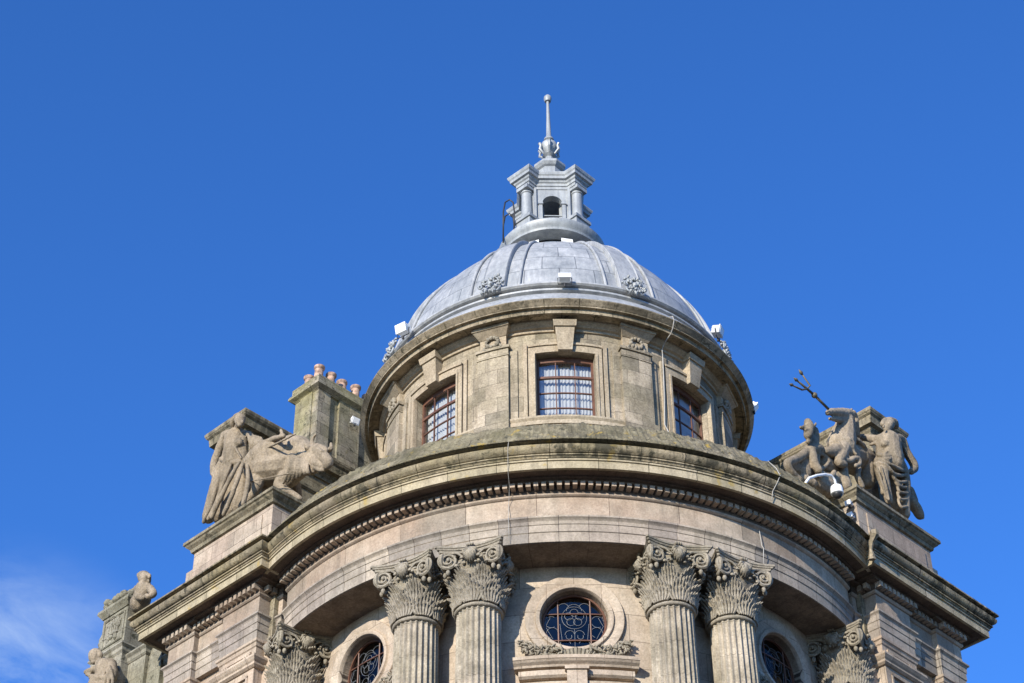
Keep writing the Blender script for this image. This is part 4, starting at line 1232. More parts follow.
cable([pol(33.7, 7.09, 25.74), pol(33.7, 7.12, 25.3), pol(33.5, 7.19, 25.2), pol(33.5, 7.12, 24.7)], 0.010, 'short pale cable down the frieze above the right-hand pair of capitals')
cable([pol(-9.6, 7.86, 26.66), pol(-9.8, 7.80, 26.5), pol(-9.9, 7.71, 26.33), pol(-10.0, 7.65, 26.08), pol(-10.2, 7.32, 25.95), pol(-10.5, 7.15, 25.75), pol(-10.7, 7.08, 25.6), pol(-10.6, 7.19, 25.2), pol(-10.6, 7.11, 24.7)], 0.007, 'thin pale wire down the cornice and frieze above the inner left capital')

# ladder and hoop rail at the lantern
ld = empty('roof_ladder', domeP(-75, 45)); tag(ld, 'pale metal ladder lying on the left slope of the dome', 'ladder')
for s_ in (-1, 1):
    kid(MB().tube([domeP(-72 + s_ * 3.2 * (1 + e / 60), e, 0.14) for e in [38 + 40 * i / 14 for i in range(15)]], 0.025, 6), 'rail', M['white'], ld, smooth=True)
for i in range(14):
    e = 39 + 2.8 * i
    kid(MB().tube([domeP(-72 - 3.2 * (1 + e / 60), e, 0.14), domeP(-72 + 3.2 * (1 + e / 60), e, 0.14)], 0.018, 6), 'rung', M['white'], ld)
hr = empty('handrail', (-1.25, -0.6, 38.95)); tag(hr, 'dark hooped handrail standing at the left of the lantern', 'handrail')
for dy in (-0.75, -0.2):
    pts = [Vector((-1.34, dy, 38.75)), Vector((-1.33, dy, 39.9)), Vector((-1.28, dy, 40.25)), Vector((-1.16, dy, 40.36)), Vector((-1.06, dy, 40.25)), Vector((-1.03, dy, 39.9)), Vector((-1.05, dy, 39.0))]
    kid(MB().tube(pts, 0.022, 8), 'hoop', M['black'], hr, smooth=True)
for z in (39.4, 39.85):
    kid(MB().tube([Vector((-1.33, -0.75, z)), Vector((-1.33, -0.2, z))], 0.016, 6), 'crossbar', M['black'], hr)

# ---- sculpture
def sculpt(name, side, chains, label, cat, vox=0.02, group=None, disp=0.008, smooth_it=2, mt=None, folds=()):
    mb = MB()
    for ch in chains:
        P = [(W(side, t, s, z), r * (1.14 if r > 0.07 else 1.0) + 0.006) for t, s, z, r in ch]
        if len(P) == 1: mb.ball(P[0][0], P[0][1], 12); continue
        # resample each chain with spline so limbs bend smoothly
        pts, rs = [], []
        n = len(P)
        for i in range(n - 1):
            p0 = P[max(i - 1, 0)][0]; p1, r1 = P[i]; p2, r2 = P[i + 1]; p3 = P[min(i + 2, n - 1)][0]
            for k in range(6):
                u = k / 6
                c_ = 0.5 * ((2 * p1) + (p2 - p0) * u + (2 * p0 - 5 * p1 + 4 * p2 - p3) * u * u + (3 * p1 - p0 - 3 * p2 + p3) * u ** 3)
                pts.append(c_); rs.append(r1 + (r2 - r1) * u)
        pts.append(P[-1][0]); rs.append(P[-1][1])
        mb.tube(pts, rs, 12)
        mb.ball(pts[0], rs[0] * 0.98, 12); mb.ball(pts[-1], rs[-1] * 0.98, 12)
    zmin = min(v.z for v in mb.v)
    cxy = sum((v for v in mb.v), Vector()) / len(mb.v)
    org = Vector((cxy.x, cxy.y, zmin))
    me = bpy.data.meshes.new(name)
    me.from_pydata([v - org for v in mb.v], [], mb.f); me.update()
    o = bpy.data.objects.new(name, me); col.objects.link(o); o.location = org
    bm = bmesh.new(); bm.from_mesh(me); bmesh.ops.recalc_face_normals(bm, faces=bm.faces); bm.to_mesh(me); bm.free()
    md = o.modifiers.new('r', 'REMESH'); md.mode = 'VOXEL'; md.voxel_size = vox
    ms = o.modifiers.new('s', 'SMOOTH'); ms.iterations = smooth_it; ms.factor = 0.5
    dg = bpy.context.evaluated_depsgraph_get(); dg.update()
    ev = o.evaluated_get(dg)
    me2 = bpy.data.meshes.new_from_object(ev, depsgraph=dg)
    o.modifiers.clear(); o.data = me2; me2.name = name
    me2.calc_loop_triangles()
    nv = []
    for v in me2.vertices:
        p = v.co
        d = noise.noise(p * 5.0 + org) * disp + noise.noise(p * 13.0) * disp * 0.6
        g_ = p + org
        tt = g_.x * side * q + g_.y * q
        for (t0, t1, z0, z1, freq, slant, amp) in folds:
            w_ = max(0, min(1, (tt - t0) * 8)) * max(0, min(1, (t1 - tt) * 8)) * max(0, min(1, (g_.z - z0) * 6)) * max(0, min(1, (z1 - g_.z) * 6))
            if w_ > 0:
                x_ = tt - slant * (g_.z - z0)
                d += w_ * amp * (1 - 2 * abs(math.sin(freq * x_ + 1.3 * noise.noise(p * 0.7)))) * -1
        nv.append(v.co + v.normal * d)
    for v, p in zip(me2.vertices, nv): v.co = p
    for p in me2.polygons: p.use_smooth = True
    me2.materials.clear(); me2.materials.append(mt or M['statue'])
    if label: tag(o, label, cat, group)
    return o

WOMAN_L = [
   [(3.88, 0.8, 31.55, 0.125), (3.79, 0.76, 31.36, 0.095), (3.76, 0.74, 31.26, 0.06)] ,
   [(3.59, 0.67, 31.26, 0.022), (3.54, 0.65, 31.18, 0.028)] ,
   [(4.26, 0.88, 31.62, 0.06), (4.19, 0.86, 31.72, 0.075), (4.0, 0.84, 31.73, 0.075), (3.79, 0.84, 31.57, 0.06)] ,
   [(4.01, 0.86, 31.46, 0.065), (4.24, 1.0, 31.46, 0.08)] ,
   [(4.73, 1.05, 31.63, 0.12), (4.23, 1.0, 31.36, 0.15), (3.94, 1.1, 31.2, 0.13)] ,
   [(4.22, 1.0, 31.3, 0.22), (4.2, 0.98, 31.13, 0.24), (4.17, 0.97, 30.88, 0.25), (4.16, 0.97, 30.65, 0.24), (4.15, 0.98, 30.39, 0.24)] ,
   [(4.31, 0.86, 31.1, 0.1), (3.89, 0.86, 30.85, 0.1)] ,
   [(4.49, 1.0, 31.38, 0.12), (4.48, 1.0, 31.06, 0.11), (4.5, 1.0, 30.79, 0.13)] ,
   [(3.95, 1.0, 31.06, 0.11), (3.93, 1.0, 30.76, 0.11), (3.89, 1.0, 30.46, 0.12)] ,
   [(4.64, 0.92, 30.81, 0.06), (4.24, 0.84, 30.48, 0.06), (3.82, 0.84, 30.25, 0.06), (3.61, 0.95, 30.27, 0.05)] ,
   [(4.19, 1.0, 30.51, 0.22), (4.29, 0.98, 29.87, 0.24), (4.51, 1.02, 29.18, 0.23)] ,
   [(4.27, 1.0, 30.27, 0.23), (4.08, 1.0, 29.61, 0.23), (4.15, 1.0, 29.1, 0.22)] ,
   [(3.92, 1.0, 30.31, 0.16), (3.82, 1.0, 29.64, 0.19), (3.83, 1.0, 29.04, 0.17)] ,
   [(4.68, 1.0, 30.68, 0.13), (4.81, 1.0, 30.04, 0.15), (5.0, 1.0, 29.33, 0.14)] ,
   [(3.63, 0.74, 30.1, 0.035), (3.73, 0.62, 29.68, 0.05), (4.03, 0.6, 29.22, 0.055), (4.39, 0.66, 28.86, 0.05)] ,
   [(3.49, 0.74, 30.01, 0.035), (3.45, 0.6, 29.41, 0.05), (3.65, 0.58, 28.9, 0.055), (3.88, 0.62, 28.66, 0.05)] ,
   [(3.41, 0.8, 29.99, 0.035), (3.12, 0.66, 29.21, 0.055), (3.16, 0.62, 28.59, 0.055)] ,
   [(4.36, 0.78, 30.45, 0.035), (4.33, 0.68, 29.91, 0.05), (4.49, 0.66, 29.21, 0.055), (4.8, 0.74, 28.97, 0.05)] ,
   [(3.98, 0.76, 30.27, 0.03), (4.01, 0.64, 29.72, 0.045), (4.22, 0.62, 29.16, 0.05), (4.54, 0.68, 28.89, 0.05)] ,
   [(4.2, 0.82, 31.16, 0.02), (3.87, 0.78, 30.62, 0.028), (3.67, 0.8, 30.27, 0.02)] ,
   [(3.81, 0.84, 30.99, 0.02), (3.99, 0.78, 30.74, 0.025), (4.31, 0.82, 30.65, 0.02)] ,
   [(4.46, 0.9, 31.29, 0.02), (4.36, 0.83, 30.91, 0.025), (4.39, 0.85, 30.68, 0.02)] ,
   [(4.68, 1.02, 31.59, 0.11), (4.88, 1.0, 31.22, 0.095), (4.95, 0.95, 30.83, 0.075), (4.87, 0.9, 30.49, 0.065)] ,
   [(4.9, 0.88, 30.5, 0.04), (4.78, 0.86, 30.36, 0.04)] ,
   [(4.84, 0.88, 30.45, 0.02), (4.82, 0.86, 30.14, 0.018), (4.81, 0.86, 29.97, 0.015)] ,
   [(3.97, 1.15, 31.26, 0.12), (3.63, 1.2, 30.91, 0.09), (3.06, 1.0, 30.5, 0.07), (2.52, 0.88, 30.26, 0.06), (2.15, 0.84, 30.12, 0.055)] ,
   [(2.18, 0.84, 30.13, 0.045), (2.27, 0.84, 30.34, 0.035)] ,
   [(2.98, 0.9, 30.19, 0.02), (2.15, 0.8, 29.95, 0.02), (1.67, 0.8, 29.89, 0.02)] ,
   [(3.79, 1.0, 31.16, 0.03), (3.62, 0.98, 30.82, 0.035), (3.68, 1.05, 30.62, 0.03)] ,
   [(3.72, 1.03, 31.12, 0.03), (3.55, 1.01, 30.77, 0.035), (3.62, 1.08, 30.62, 0.03)] ,
   [(3.65, 1.06, 31.07, 0.03), (3.47, 1.04, 30.72, 0.035), (3.56, 1.11, 30.62, 0.03)] ,
   [(3.58, 1.09, 31.03, 0.03), (3.4, 1.07, 30.68, 0.035), (3.5, 1.1400000000000001, 30.62, 0.03)] ,
   [(3.51, 1.12, 30.98, 0.03), (3.32, 1.1, 30.63, 0.035), (3.43, 1.17, 30.61, 0.03)] ,
   [(3.45, 1.15, 30.94, 0.03), (3.25, 1.13, 30.58, 0.035), (3.37, 1.2, 30.61, 0.03)] ,
]
BULL_L = [
   [(3.39, 1.1, 30.04, 0.33), (3.2, 1.2, 30.13, 0.42), (2.9, 1.35, 30.15, 0.48), (2.68, 1.5, 30.2, 0.46), (2.46, 1.55, 30.27, 0.3)] ,
   [(3.32, 1.12, 29.9, 0.3), (3.08, 1.2, 29.85, 0.38), (2.82, 1.35, 29.83, 0.42), (2.63, 1.5, 29.88, 0.38)] ,
   [(3.4, 1.05, 30.06, 0.28), (3.39, 1.1, 30.23, 0.26), (3.32, 1.2, 30.29, 0.3)] ,
   [(2.67, 1.5, 30.29, 0.36), (2.36, 1.5, 30.09, 0.33), (2.06, 1.5, 29.81, 0.26), (1.78, 1.48, 29.62, 0.18)] ,
   [(2.32, 1.45, 29.77, 0.28), (2.42, 1.4, 29.46, 0.22), (2.58, 1.35, 29.25, 0.15)] ,
   [(2.23, 1.5, 29.68, 0.22), (1.98, 1.5, 29.43, 0.14), (1.71, 1.48, 29.24, 0.08)] ,
   [(1.78, 1.45, 29.76, 0.17), (1.57, 1.45, 29.64, 0.14), (1.33, 1.42, 29.36, 0.12), (1.16, 1.4, 29.14, 0.105), (1.18, 1.4, 29.05, 0.09)] ,
   [(1.74, 1.45, 29.54, 0.17), (1.52, 1.43, 29.3, 0.11), (1.33, 1.42, 29.12, 0.08)] ,
   [(1.68, 1.45, 29.34, 0.1), (1.44, 1.42, 29.08, 0.06), (1.3, 1.42, 29.0, 0.04)] ,
   [(1.47, 1.33, 29.62, 0.05), (1.29, 1.3, 29.45, 0.045)] ,
   [(1.38, 1.3, 29.48, 0.03), (1.29, 1.28, 29.36, 0.03)] ,
   [(1.71, 1.4, 29.86, 0.07), (1.76, 1.38, 30.01, 0.05), (1.71, 1.36, 30.11, 0.035), (1.58, 1.34, 30.13, 0.018)] ,
   [(1.47, 1.6, 29.72, 0.07), (1.33, 1.6, 29.72, 0.05), (1.34, 1.6, 29.86, 0.03)] ,
   [(1.76, 1.33, 29.78, 0.06), (1.76, 1.25, 29.79, 0.07), (1.77, 1.2, 29.85, 0.03)] ,
   [(1.64, 1.45, 29.9, 0.055), (1.52, 1.4, 29.76, 0.05)] ,
   [(1.55, 1.45, 29.82, 0.055), (1.43, 1.4, 29.68, 0.05)] ,
   [(1.46, 1.45, 29.75, 0.055), (1.34, 1.4, 29.6, 0.05)] ,
   [(1.37, 1.45, 29.67, 0.055), (1.25, 1.4, 29.52, 0.05)] ,
   [(3.45, 1.05, 29.85, 0.22), (3.28, 1.02, 29.56, 0.15), (3.19, 1.0, 29.35, 0.11), (3.31, 1.0, 29.16, 0.085), (3.53, 0.98, 29.04, 0.08)] ,
   [(3.32, 1.25, 29.73, 0.16), (3.26, 1.35, 29.64, 0.1), (3.41, 1.4, 29.4, 0.08)] ,
   [(3.03, 1.25, 29.74, 0.28), (2.76, 1.35, 29.65, 0.22)] ,
   [(2.53, 1.3, 29.35, 0.18), (2.65, 1.22, 29.16, 0.13), (2.48, 1.25, 28.96, 0.09), (2.3, 1.35, 28.81, 0.07), (2.09, 1.4, 28.59, 0.06)] ,
   [(2.67, 1.7, 29.4, 0.12), (2.61, 1.75, 29.13, 0.08)] ,
   [(2.09, 1.04, 29.6, 0.025), (2.07, 1.02, 29.23, 0.036), (2.38, 1.12, 29.03, 0.028)] ,
   [(2.04, 1.085, 29.59, 0.025), (2.02, 1.065, 29.21, 0.036), (2.27, 1.1600000000000001, 29.04, 0.028)] ,
   [(1.99, 1.1300000000000001, 29.58, 0.025), (1.96, 1.11, 29.2, 0.036), (2.17, 1.2000000000000002, 29.05, 0.028)] ,
   [(1.95, 1.175, 29.57, 0.025), (1.91, 1.155, 29.19, 0.036), (2.06, 1.2400000000000002, 29.06, 0.028)] ,
   [(1.9, 1.22, 29.55, 0.025), (1.85, 1.2, 29.18, 0.036), (1.96, 1.28, 29.07, 0.028)] ,
   [(1.85, 1.2650000000000001, 29.54, 0.025), (1.8, 1.245, 29.16, 0.036), (1.85, 1.32, 29.08, 0.028)] ,
   [(1.81, 1.31, 29.53, 0.025), (1.74, 1.29, 29.15, 0.036), (1.75, 1.36, 29.09, 0.028)] ,
   [(3.29, 0.84, 29.41, 0.014), (2.81, 0.8, 29.2, 0.014), (2.35, 0.82, 29.05, 0.014), (2.01, 1.0, 29.05, 0.014)] ,
]
WOMAN_R = [
   [(4.5, 0.97, 31.8, 0.14), (4.33, 0.92, 31.59, 0.11), (4.24, 0.9, 31.44, 0.07)] ,
   [(4.05, 0.83, 31.41, 0.022), (3.98, 0.81, 31.32, 0.03)] ,
   [(4.18, 0.95, 31.59, 0.06), (4.3, 0.95, 31.75, 0.07), (4.55, 0.97, 31.94, 0.07), (4.82, 1.0, 32.03, 0.08), (4.96, 1.05, 32.0, 0.07)] ,
   [(4.51, 1.0, 31.58, 0.07), (4.54, 1.02, 31.48, 0.085)] ,
   [(4.09, 1.05, 31.12, 0.11), (4.46, 1.0, 31.33, 0.15), (5.01, 1.05, 31.61, 0.13)] ,
   [(4.4, 0.98, 31.21, 0.24), (4.27, 0.94, 30.91, 0.27), (4.25, 0.94, 30.66, 0.28), (4.26, 0.94, 30.45, 0.28)] ,
   [(4.71, 1.0, 31.33, 0.15), (4.65, 1.0, 31.06, 0.15), (4.62, 1.0, 30.78, 0.18)] ,
   [(3.95, 0.84, 30.79, 0.08), (4.31, 0.84, 31.0, 0.08)] ,
   [(3.78, 0.95, 30.46, 0.05), (3.83, 0.82, 30.36, 0.05), (4.21, 0.8, 30.6, 0.05), (4.76, 0.9, 31.06, 0.045)] ,
   [(3.8, 0.95, 30.38, 0.035), (3.86, 0.8, 30.28, 0.04), (4.26, 0.8, 30.55, 0.04), (4.84, 0.92, 30.99, 0.04)] ,
   [(4.41, 1.0, 30.62, 0.25), (4.69, 1.0, 30.45, 0.19), (4.75, 0.98, 30.1, 0.15), (4.65, 0.98, 29.58, 0.12), (4.63, 1.0, 29.15, 0.1)] ,
   [(4.0, 1.0, 30.35, 0.2), (3.77, 0.92, 29.93, 0.14), (3.77, 0.9, 29.56, 0.11), (3.88, 0.92, 29.14, 0.08)] ,
   [(3.6, 0.95, 30.09, 0.05), (3.67, 0.92, 29.92, 0.05), (3.69, 0.92, 29.52, 0.05), (3.71, 0.95, 29.3, 0.05)] ,
   [(4.4, 1.2, 30.3, 0.16), (4.61, 1.2, 29.99, 0.15), (4.68, 1.2, 29.51, 0.12)] ,
   [(3.62, 0.88, 30.11, 0.03), (3.75, 0.76, 30.01, 0.04), (4.07, 0.76, 29.92, 0.045), (4.76, 0.84, 30.29, 0.035)] ,
   [(3.69, 0.8, 30.16, 0.03), (3.92, 0.72, 30.1, 0.04), (4.38, 0.76, 30.21, 0.04), (4.94, 0.88, 30.54, 0.03)] ,
   [(3.84, 0.8, 30.06, 0.03), (4.07, 0.8, 29.81, 0.04), (4.32, 0.78, 29.83, 0.04), (4.86, 0.88, 30.21, 0.03)] ,
   [(4.15, 0.86, 29.99, 0.03), (4.18, 0.8, 29.69, 0.035), (4.57, 0.82, 29.82, 0.035)] ,
   [(4.25, 0.86, 29.78, 0.03), (4.24, 0.82, 29.53, 0.035), (4.66, 0.86, 29.73, 0.035)] ,
   [(4.23, 0.88, 29.53, 0.03), (4.26, 0.84, 29.34, 0.035), (4.64, 0.88, 29.56, 0.03)] ,
   [(4.24, 0.9, 29.34, 0.03), (4.28, 0.86, 29.13, 0.035), (4.64, 0.9, 29.36, 0.03)] ,
   [(3.57, 0.8, 29.91, 0.025), (3.6, 0.78, 29.51, 0.028), (3.72, 0.82, 29.03, 0.025)] ,
   [(3.47, 0.84, 29.83, 0.02), (3.53, 0.82, 29.44, 0.025), (3.68, 0.86, 29.06, 0.025)] ,
   [(4.01, 0.86, 30.96, 0.02), (4.05, 0.8, 30.72, 0.025), (4.29, 0.8, 30.68, 0.02)] ,
   [(4.57, 0.88, 31.3, 0.02), (4.22, 0.8, 30.83, 0.025), (3.82, 0.8, 30.43, 0.02)] ,
   [(4.78, 0.92, 31.33, 0.02), (4.51, 0.84, 30.93, 0.025), (4.2, 0.8, 30.58, 0.02)] ,
   [(5.09, 1.05, 31.62, 0.12), (5.25, 1.05, 31.35, 0.09), (5.41, 1.02, 31.12, 0.09), (5.36, 0.98, 30.89, 0.085), (5.08, 0.92, 30.6, 0.065)] ,
   [(5.02, 0.98, 31.41, 0.03), (5.13, 0.95, 31.13, 0.03), (5.26, 0.92, 30.91, 0.03)] ,
   [(4.12, 1.08, 31.14, 0.11), (4.11, 1.3, 31.3, 0.085), (4.13, 1.55, 31.5, 0.07)] ,
   [(4.03, 1.1, 31.02, 0.04), (3.99, 1.25, 31.03, 0.04)] ,
   [(5.32, 1.2, 30.3, 0.11), (5.41, 1.2, 30.05, 0.12)] ,
   [(5.32, 1.2, 29.98, 0.13), (5.51, 1.2, 29.87, 0.12), (5.62, 1.2, 29.73, 0.1)] ,
   [(5.7, 1.2, 29.91, 0.06), (5.73, 1.2, 29.72, 0.05)] ,
]
HORSE_R = [
   [(2.05, 1.08, 30.83, 0.055), (2.21, 1.1, 30.96, 0.075), (2.53, 1.15, 31.14, 0.1), (2.97, 1.25, 31.39, 0.14), (3.29, 1.3, 31.57, 0.14)] ,
   [(2.14, 1.1, 30.72, 0.035), (2.32, 1.12, 30.82, 0.045), (2.63, 1.18, 31.0, 0.07), (2.99, 1.25, 31.22, 0.1)] ,
   [(1.9, 1.0, 30.74, 0.03), (1.96, 1.0, 30.78, 0.028)] ,
   [(2.65, 1.1, 31.22, 0.035), (2.71, 1.08, 31.23, 0.03)] ,
   [(3.23, 1.25, 31.57, 0.05), (3.39, 1.25, 31.79, 0.025)] ,
   [(3.59, 1.35, 31.85, 0.06), (3.73, 1.4, 31.8, 0.07), (3.8, 1.45, 31.59, 0.07), (3.87, 1.5, 31.39, 0.07)] ,
   [(3.38, 1.3, 31.73, 0.05), (3.53, 1.35, 31.57, 0.05), (3.52, 1.35, 31.34, 0.05)] ,
   [(3.13, 1.3, 31.32, 0.18), (3.09, 1.35, 31.06, 0.23), (2.93, 1.35, 30.67, 0.29), (2.75, 1.3, 30.32, 0.31)] ,
   [(2.75, 1.3, 30.32, 0.32), (2.88, 1.35, 30.2, 0.3), (3.4, 1.5, 30.43, 0.32), (4.2, 1.7, 30.83, 0.34), (4.55, 1.8, 30.75, 0.28)] ,
   [(2.6, 1.15, 30.12, 0.16), (2.33, 1.05, 29.69, 0.12), (2.1, 1.0, 29.37, 0.085), (2.3, 0.98, 29.4, 0.075)] ,
   [(2.06, 1.0, 29.46, 0.05), (2.5, 0.98, 29.6, 0.06), (2.66, 0.95, 29.75, 0.06), (2.87, 0.95, 29.84, 0.065), (2.87, 0.95, 29.69, 0.06), (2.71, 0.95, 29.56, 0.05)] ,
   [(2.27, 1.15, 29.86, 0.16), (1.97, 1.1, 29.64, 0.12), (1.74, 1.08, 29.54, 0.09)] ,
   [(2.25, 1.02, 30.04, 0.03), (2.33, 0.98, 29.89, 0.03), (2.53, 0.98, 29.74, 0.03)] ,
   [(2.7, 1.08, 30.52, 0.03), (2.76, 1.05, 30.2, 0.03), (2.89, 1.0, 30.02, 0.03)] ,
   [(3.06, 1.2, 30.75, 0.05), (3.28, 1.15, 30.72, 0.06), (3.63, 1.2, 30.7, 0.06), (3.71, 1.25, 30.46, 0.06)] ,
   [(3.13, 1.25, 30.77, 0.05), (3.12, 1.2, 30.42, 0.05), (3.45, 1.2, 30.38, 0.05)] ,
   [(2.49, 1.2, 29.5, 0.13), (2.45, 1.2, 29.26, 0.15), (2.51, 1.2, 29.0, 0.16)] ,
   [(3.16, 1.15, 29.82, 0.06), (2.97, 1.1, 29.48, 0.07), (3.1, 1.1, 29.25, 0.07)] ,
   [(3.9, 1.4, 30.42, 0.16), (3.85, 1.4, 29.92, 0.16)] ,
   [(2.38, 1.35, 29.64, 0.12), (2.36, 1.3, 29.27, 0.14), (2.01, 1.3, 28.84, 0.16)] ,
]
HORSE2_R = [
   [(1.21, 1.1, 30.12, 0.075), (1.2, 1.08, 29.95, 0.11), (1.07, 1.02, 29.7, 0.1), (0.95, 0.98, 29.5, 0.075)] ,
   [(1.09, 1.02, 29.49, 0.055), (0.96, 1.0, 29.35, 0.05)] ,
   [(1.04, 1.1, 29.87, 0.05), (0.83, 1.05, 29.71, 0.035), (0.81, 1.05, 29.74, 0.02)] ,
   [(1.37, 1.1, 30.03, 0.045), (1.49, 1.1, 30.18, 0.03), (1.54, 1.1, 30.27, 0.015)] ,
   [(1.2, 1.1, 30.07, 0.05), (1.12, 1.1, 30.07, 0.03)] ,
   [(0.87, 0.96, 29.62, 0.03), (1.11, 0.96, 29.75, 0.03)] ,
   [(1.6, 1.25, 30.13, 0.12), (1.58, 1.25, 29.89, 0.12), (1.38, 1.2, 29.54, 0.15), (1.41, 1.2, 29.43, 0.17)] ,
   [(1.1, 1.12, 29.26, 0.1), (1.34, 1.1, 29.42, 0.1), (1.58, 1.1, 29.54, 0.085)] ,
   [(1.09, 1.12, 29.22, 0.1), (0.74, 1.08, 28.87, 0.09), (0.39, 1.05, 28.56, 0.085), (0.06, 1.0, 28.27, 0.08), (0.12, 1.0, 28.11, 0.075), (0.3, 1.0, 28.04, 0.07), (0.41, 1.0, 28.0, 0.08)] ,
   [(1.1, 1.05, 29.19, 0.11), (1.06, 0.98, 28.88, 0.09), (1.08, 0.95, 28.69, 0.08), (1.13, 0.93, 28.61, 0.085)] ,
   [(1.88, 1.12, 29.34, 0.045), (1.73, 1.12, 29.13, 0.045), (1.52, 1.12, 28.94, 0.045), (1.42, 1.12, 28.92, 0.045), (1.42, 1.12, 29.02, 0.045), (1.45, 1.12, 29.19, 0.045), (1.49, 1.12, 29.33, 0.045), (1.6, 1.12, 29.41, 0.045), (1.79, 1.12, 29.44, 0.045), (1.88, 1.12, 29.34, 0.045)] ,
   [(1.43, 1.0, 28.72, 0.038), (1.36, 1.0, 28.62, 0.038), (1.25, 1.0, 28.55, 0.038), (1.17, 1.0, 28.54, 0.038), (1.16, 1.0, 28.59, 0.038), (1.21, 1.0, 28.65, 0.038), (1.28, 1.0, 28.7, 0.038), (1.32, 1.0, 28.69, 0.038), (1.32, 1.0, 28.66, 0.038), (1.29, 1.0, 28.63, 0.038)] ,
   [(0.91, 1.2, 28.84, 0.14), (0.92, 1.2, 28.55, 0.16)] ,
   [(1.66, 1.15, 28.87, 0.06), (1.87, 1.1, 28.91, 0.07), (2.02, 1.1, 29.11, 0.05)] ,
   [(1.26, 1.3, 28.86, 0.2), (1.49, 1.3, 28.65, 0.22), (1.99, 1.3, 28.74, 0.22)] ,
   [(0.82, 1.15, 28.31, 0.1), (1.07, 1.1, 28.29, 0.1)] ,
   [(1.88, 1.3, 29.36, 0.2), (2.23, 1.35, 29.44, 0.2)] ,
   [(0.39, 1.2, 28.52, 0.1), (0.8, 1.3, 28.66, 0.14)] ,
]
TRIDENT = [
   [(1.99, 1.0, 30.87, 0.022), (1.48, 1.0, 31.0, 0.022)] ,
   [(1.48, 1.0, 31.0, 0.05), (1.44, 1.0, 31.01, 0.05)] ,
   [(1.48, 1.0, 31.0, 0.022), (1.21, 1, 31.04, 0.02), (0.81, 1, 31.08, 0.014)] ,
   [(1.21, 1, 31.04, 0.018), (1.0, 1, 30.89, 0.016), (0.6, 1, 30.81, 0.012)] ,
   [(1.21, 1, 31.04, 0.018), (1.35, 1, 31.21, 0.016), (1.05, 1, 31.43, 0.012)] ,
]
CHILD = [
   [(7.39, 1, 28.76, 0.14), (7.26, 0.96, 28.58, 0.12)] ,
   [(6.98, 0.86, 28.42, 0.022), (6.95, 0.85, 28.36, 0.025)] ,
   [(7.38, 1, 28.58, 0.08), (7.39, 1, 28.51, 0.09)] ,
   [(7.6, 1, 28.51, 0.1), (7.35, 1, 28.44, 0.13), (7.12, 1, 28.3, 0.1)] ,
   [(7.34, 1, 28.39, 0.19), (7.36, 1, 28.2, 0.19), (7.51, 1.05, 28.08, 0.22)] ,
   [(7.0, 0.95, 28.22, 0.09), (6.76, 0.9, 27.95, 0.075), (6.77, 0.8, 27.82, 0.06), (6.86, 0.78, 27.88, 0.055)] ,
   [(7.51, 0.95, 28.42, 0.085), (7.29, 0.85, 28.08, 0.075), (6.98, 0.8, 27.89, 0.06)] ,
   [(7.53, 0.93, 28.86, 0.05), (7.46, 0.9, 28.76, 0.045)] ,
   [(7.45, 0.93, 28.87, 0.05), (7.37, 0.9, 28.76, 0.045)] ,
   [(7.37, 0.93, 28.85, 0.05), (7.29, 0.9, 28.75, 0.045)] ,
   [(7.28, 0.93, 28.8, 0.05), (7.2, 0.9, 28.7, 0.045)] ,
   [(7.18, 0.93, 28.72, 0.05), (7.1, 0.9, 28.62, 0.045)] ,
   [(7.08, 0.93, 28.63, 0.05), (7.01, 0.9, 28.53, 0.045)] ,
]
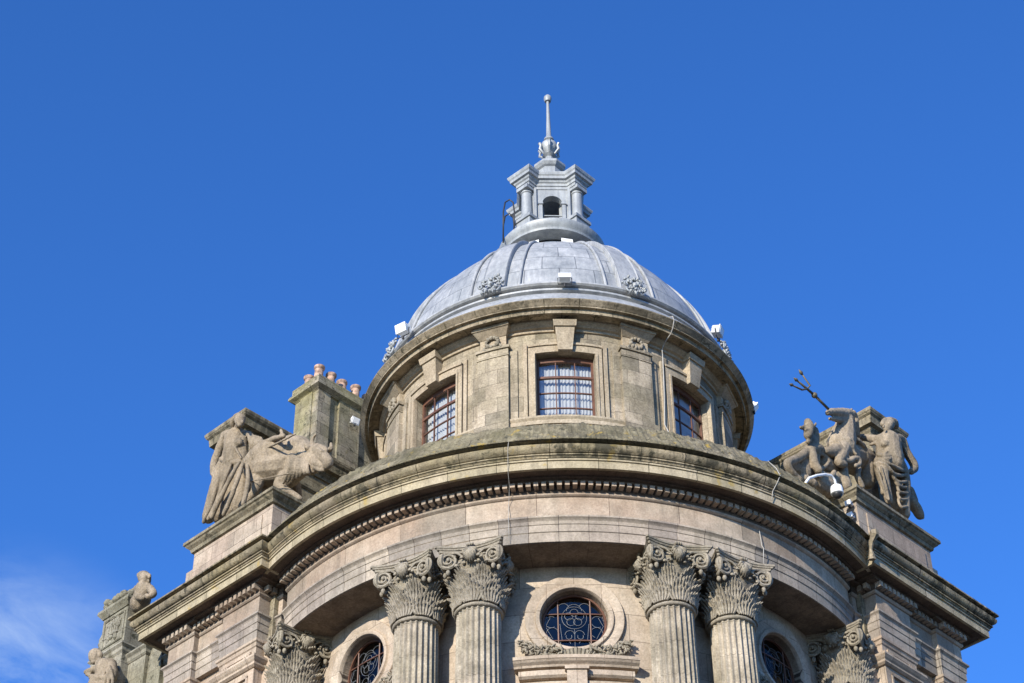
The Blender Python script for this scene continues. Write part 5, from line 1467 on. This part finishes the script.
SEATED = [
   [(8.35, 0.55, 26.81, 0.14), (8.28, 0.5, 26.64, 0.11), (8.26, 0.48, 26.55, 0.07)] ,
   [(8.34, 0.44, 26.66, 0.02), (8.35, 0.43, 26.62, 0.025)] ,
   [(8.41, 0.5, 26.87, 0.05), (8.32, 0.52, 26.89, 0.06), (8.21, 0.56, 26.82, 0.06), (8.16, 0.58, 26.72, 0.06)] ,
   [(8.22, 0.6, 26.58, 0.09), (8.09, 0.6, 26.46, 0.1)] ,
   [(8.04, 0.55, 26.4, 0.13), (7.8, 0.65, 26.33, 0.15)] ,
   [(7.88, 0.6, 26.25, 0.23), (7.79, 0.62, 25.99, 0.25), (7.69, 0.65, 25.64, 0.32)] ,
   [(7.99, 0.5, 26.3, 0.09), (8.1, 0.4, 26.22, 0.075), (8.31, 0.35, 26.24, 0.055)] ,
   [(7.67, 0.6, 26.21, 0.12), (7.34, 0.45, 25.73, 0.09), (7.65, 0.35, 25.8, 0.07), (7.99, 0.33, 25.95, 0.06)] ,
   [(8.26, 0.35, 26.15, 0.04), (7.75, 0.32, 25.85, 0.05)] ,
   [(8.11, 0.36, 26.02, 0.05), (7.73, 0.36, 25.79, 0.06)] ,
   [(7.94, 0.42, 25.79, 0.16), (7.82, 0.42, 25.51, 0.18)] ,
   [(7.54, 0.38, 26.06, 0.03), (7.3, 0.33, 25.66, 0.035), (7.25, 0.32, 25.32, 0.04)] ,
   [(7.47, 0.42, 26.07, 0.03), (7.18, 0.36, 25.62, 0.035), (7.1, 0.34, 25.27, 0.04)] ,
   [(7.67, 0.4, 26.08, 0.03), (7.52, 0.36, 25.77, 0.03), (7.46, 0.34, 25.42, 0.035)] ,
]

sculpt('standing_figure', -1, WOMAN_L, 'stone figure in a long gown with one arm stretched over the bull', 'statue')
sculpt('bull_sculpture', -1, BULL_L, 'stone bull on the left plinth beside the gowned figure', 'statue')
sculpt('standing_figure', 1, WOMAN_R, 'stone figure in draped clothes leaning beside the rearing horse, outermost on the right plinth', 'statue')
sculpt('horse_sculpture', 1, HORSE_R, 'large rearing stone horse with its head thrown up under the trident on the right plinth', 'statue')
sculpt('sea_horse_sculpture', 1, HORSE2_R, 'smaller stone sea horse with pawing forelegs behind the white camera pipe on the right', 'statue')
sculpt('child_figure', -1, CHILD, 'stone child with curly hair looking over the left end of the cornice', 'statue')
sculpt('seated_figure', -1, SEATED, 'stone seated figure reading low at the left edge of the building', 'statue')
td = empty('trident', W(1, *[TRIDENT[0][0][i] for i in (0, 1, 2)])); tag(td, 'dark bronze three pronged trident raised above the rearing stone horse', 'trident')
for i, (nm, ch) in enumerate(zip(('shaft', 'knob', 'prong', 'prong', 'prong'), TRIDENT)):
    P = [W(1, t, s, z) for t, s, z, r in ch]
    mb = MB().tube(P, [c[3] * 1.5 for c in ch], 8)
    if nm == 'knob': mb = MB().ball(P[0], 0.075, 10)
    if nm == 'prong':
        d_ = (P[-1] - P[-2]).normalized()
        mb.tube([P[-1] - d_ * 0.06, P[-1], P[-1] + d_ * 0.10], [0.02, 0.045, 0.004], 6)
    kid(mb, nm, M['bronze'], td, smooth=True)
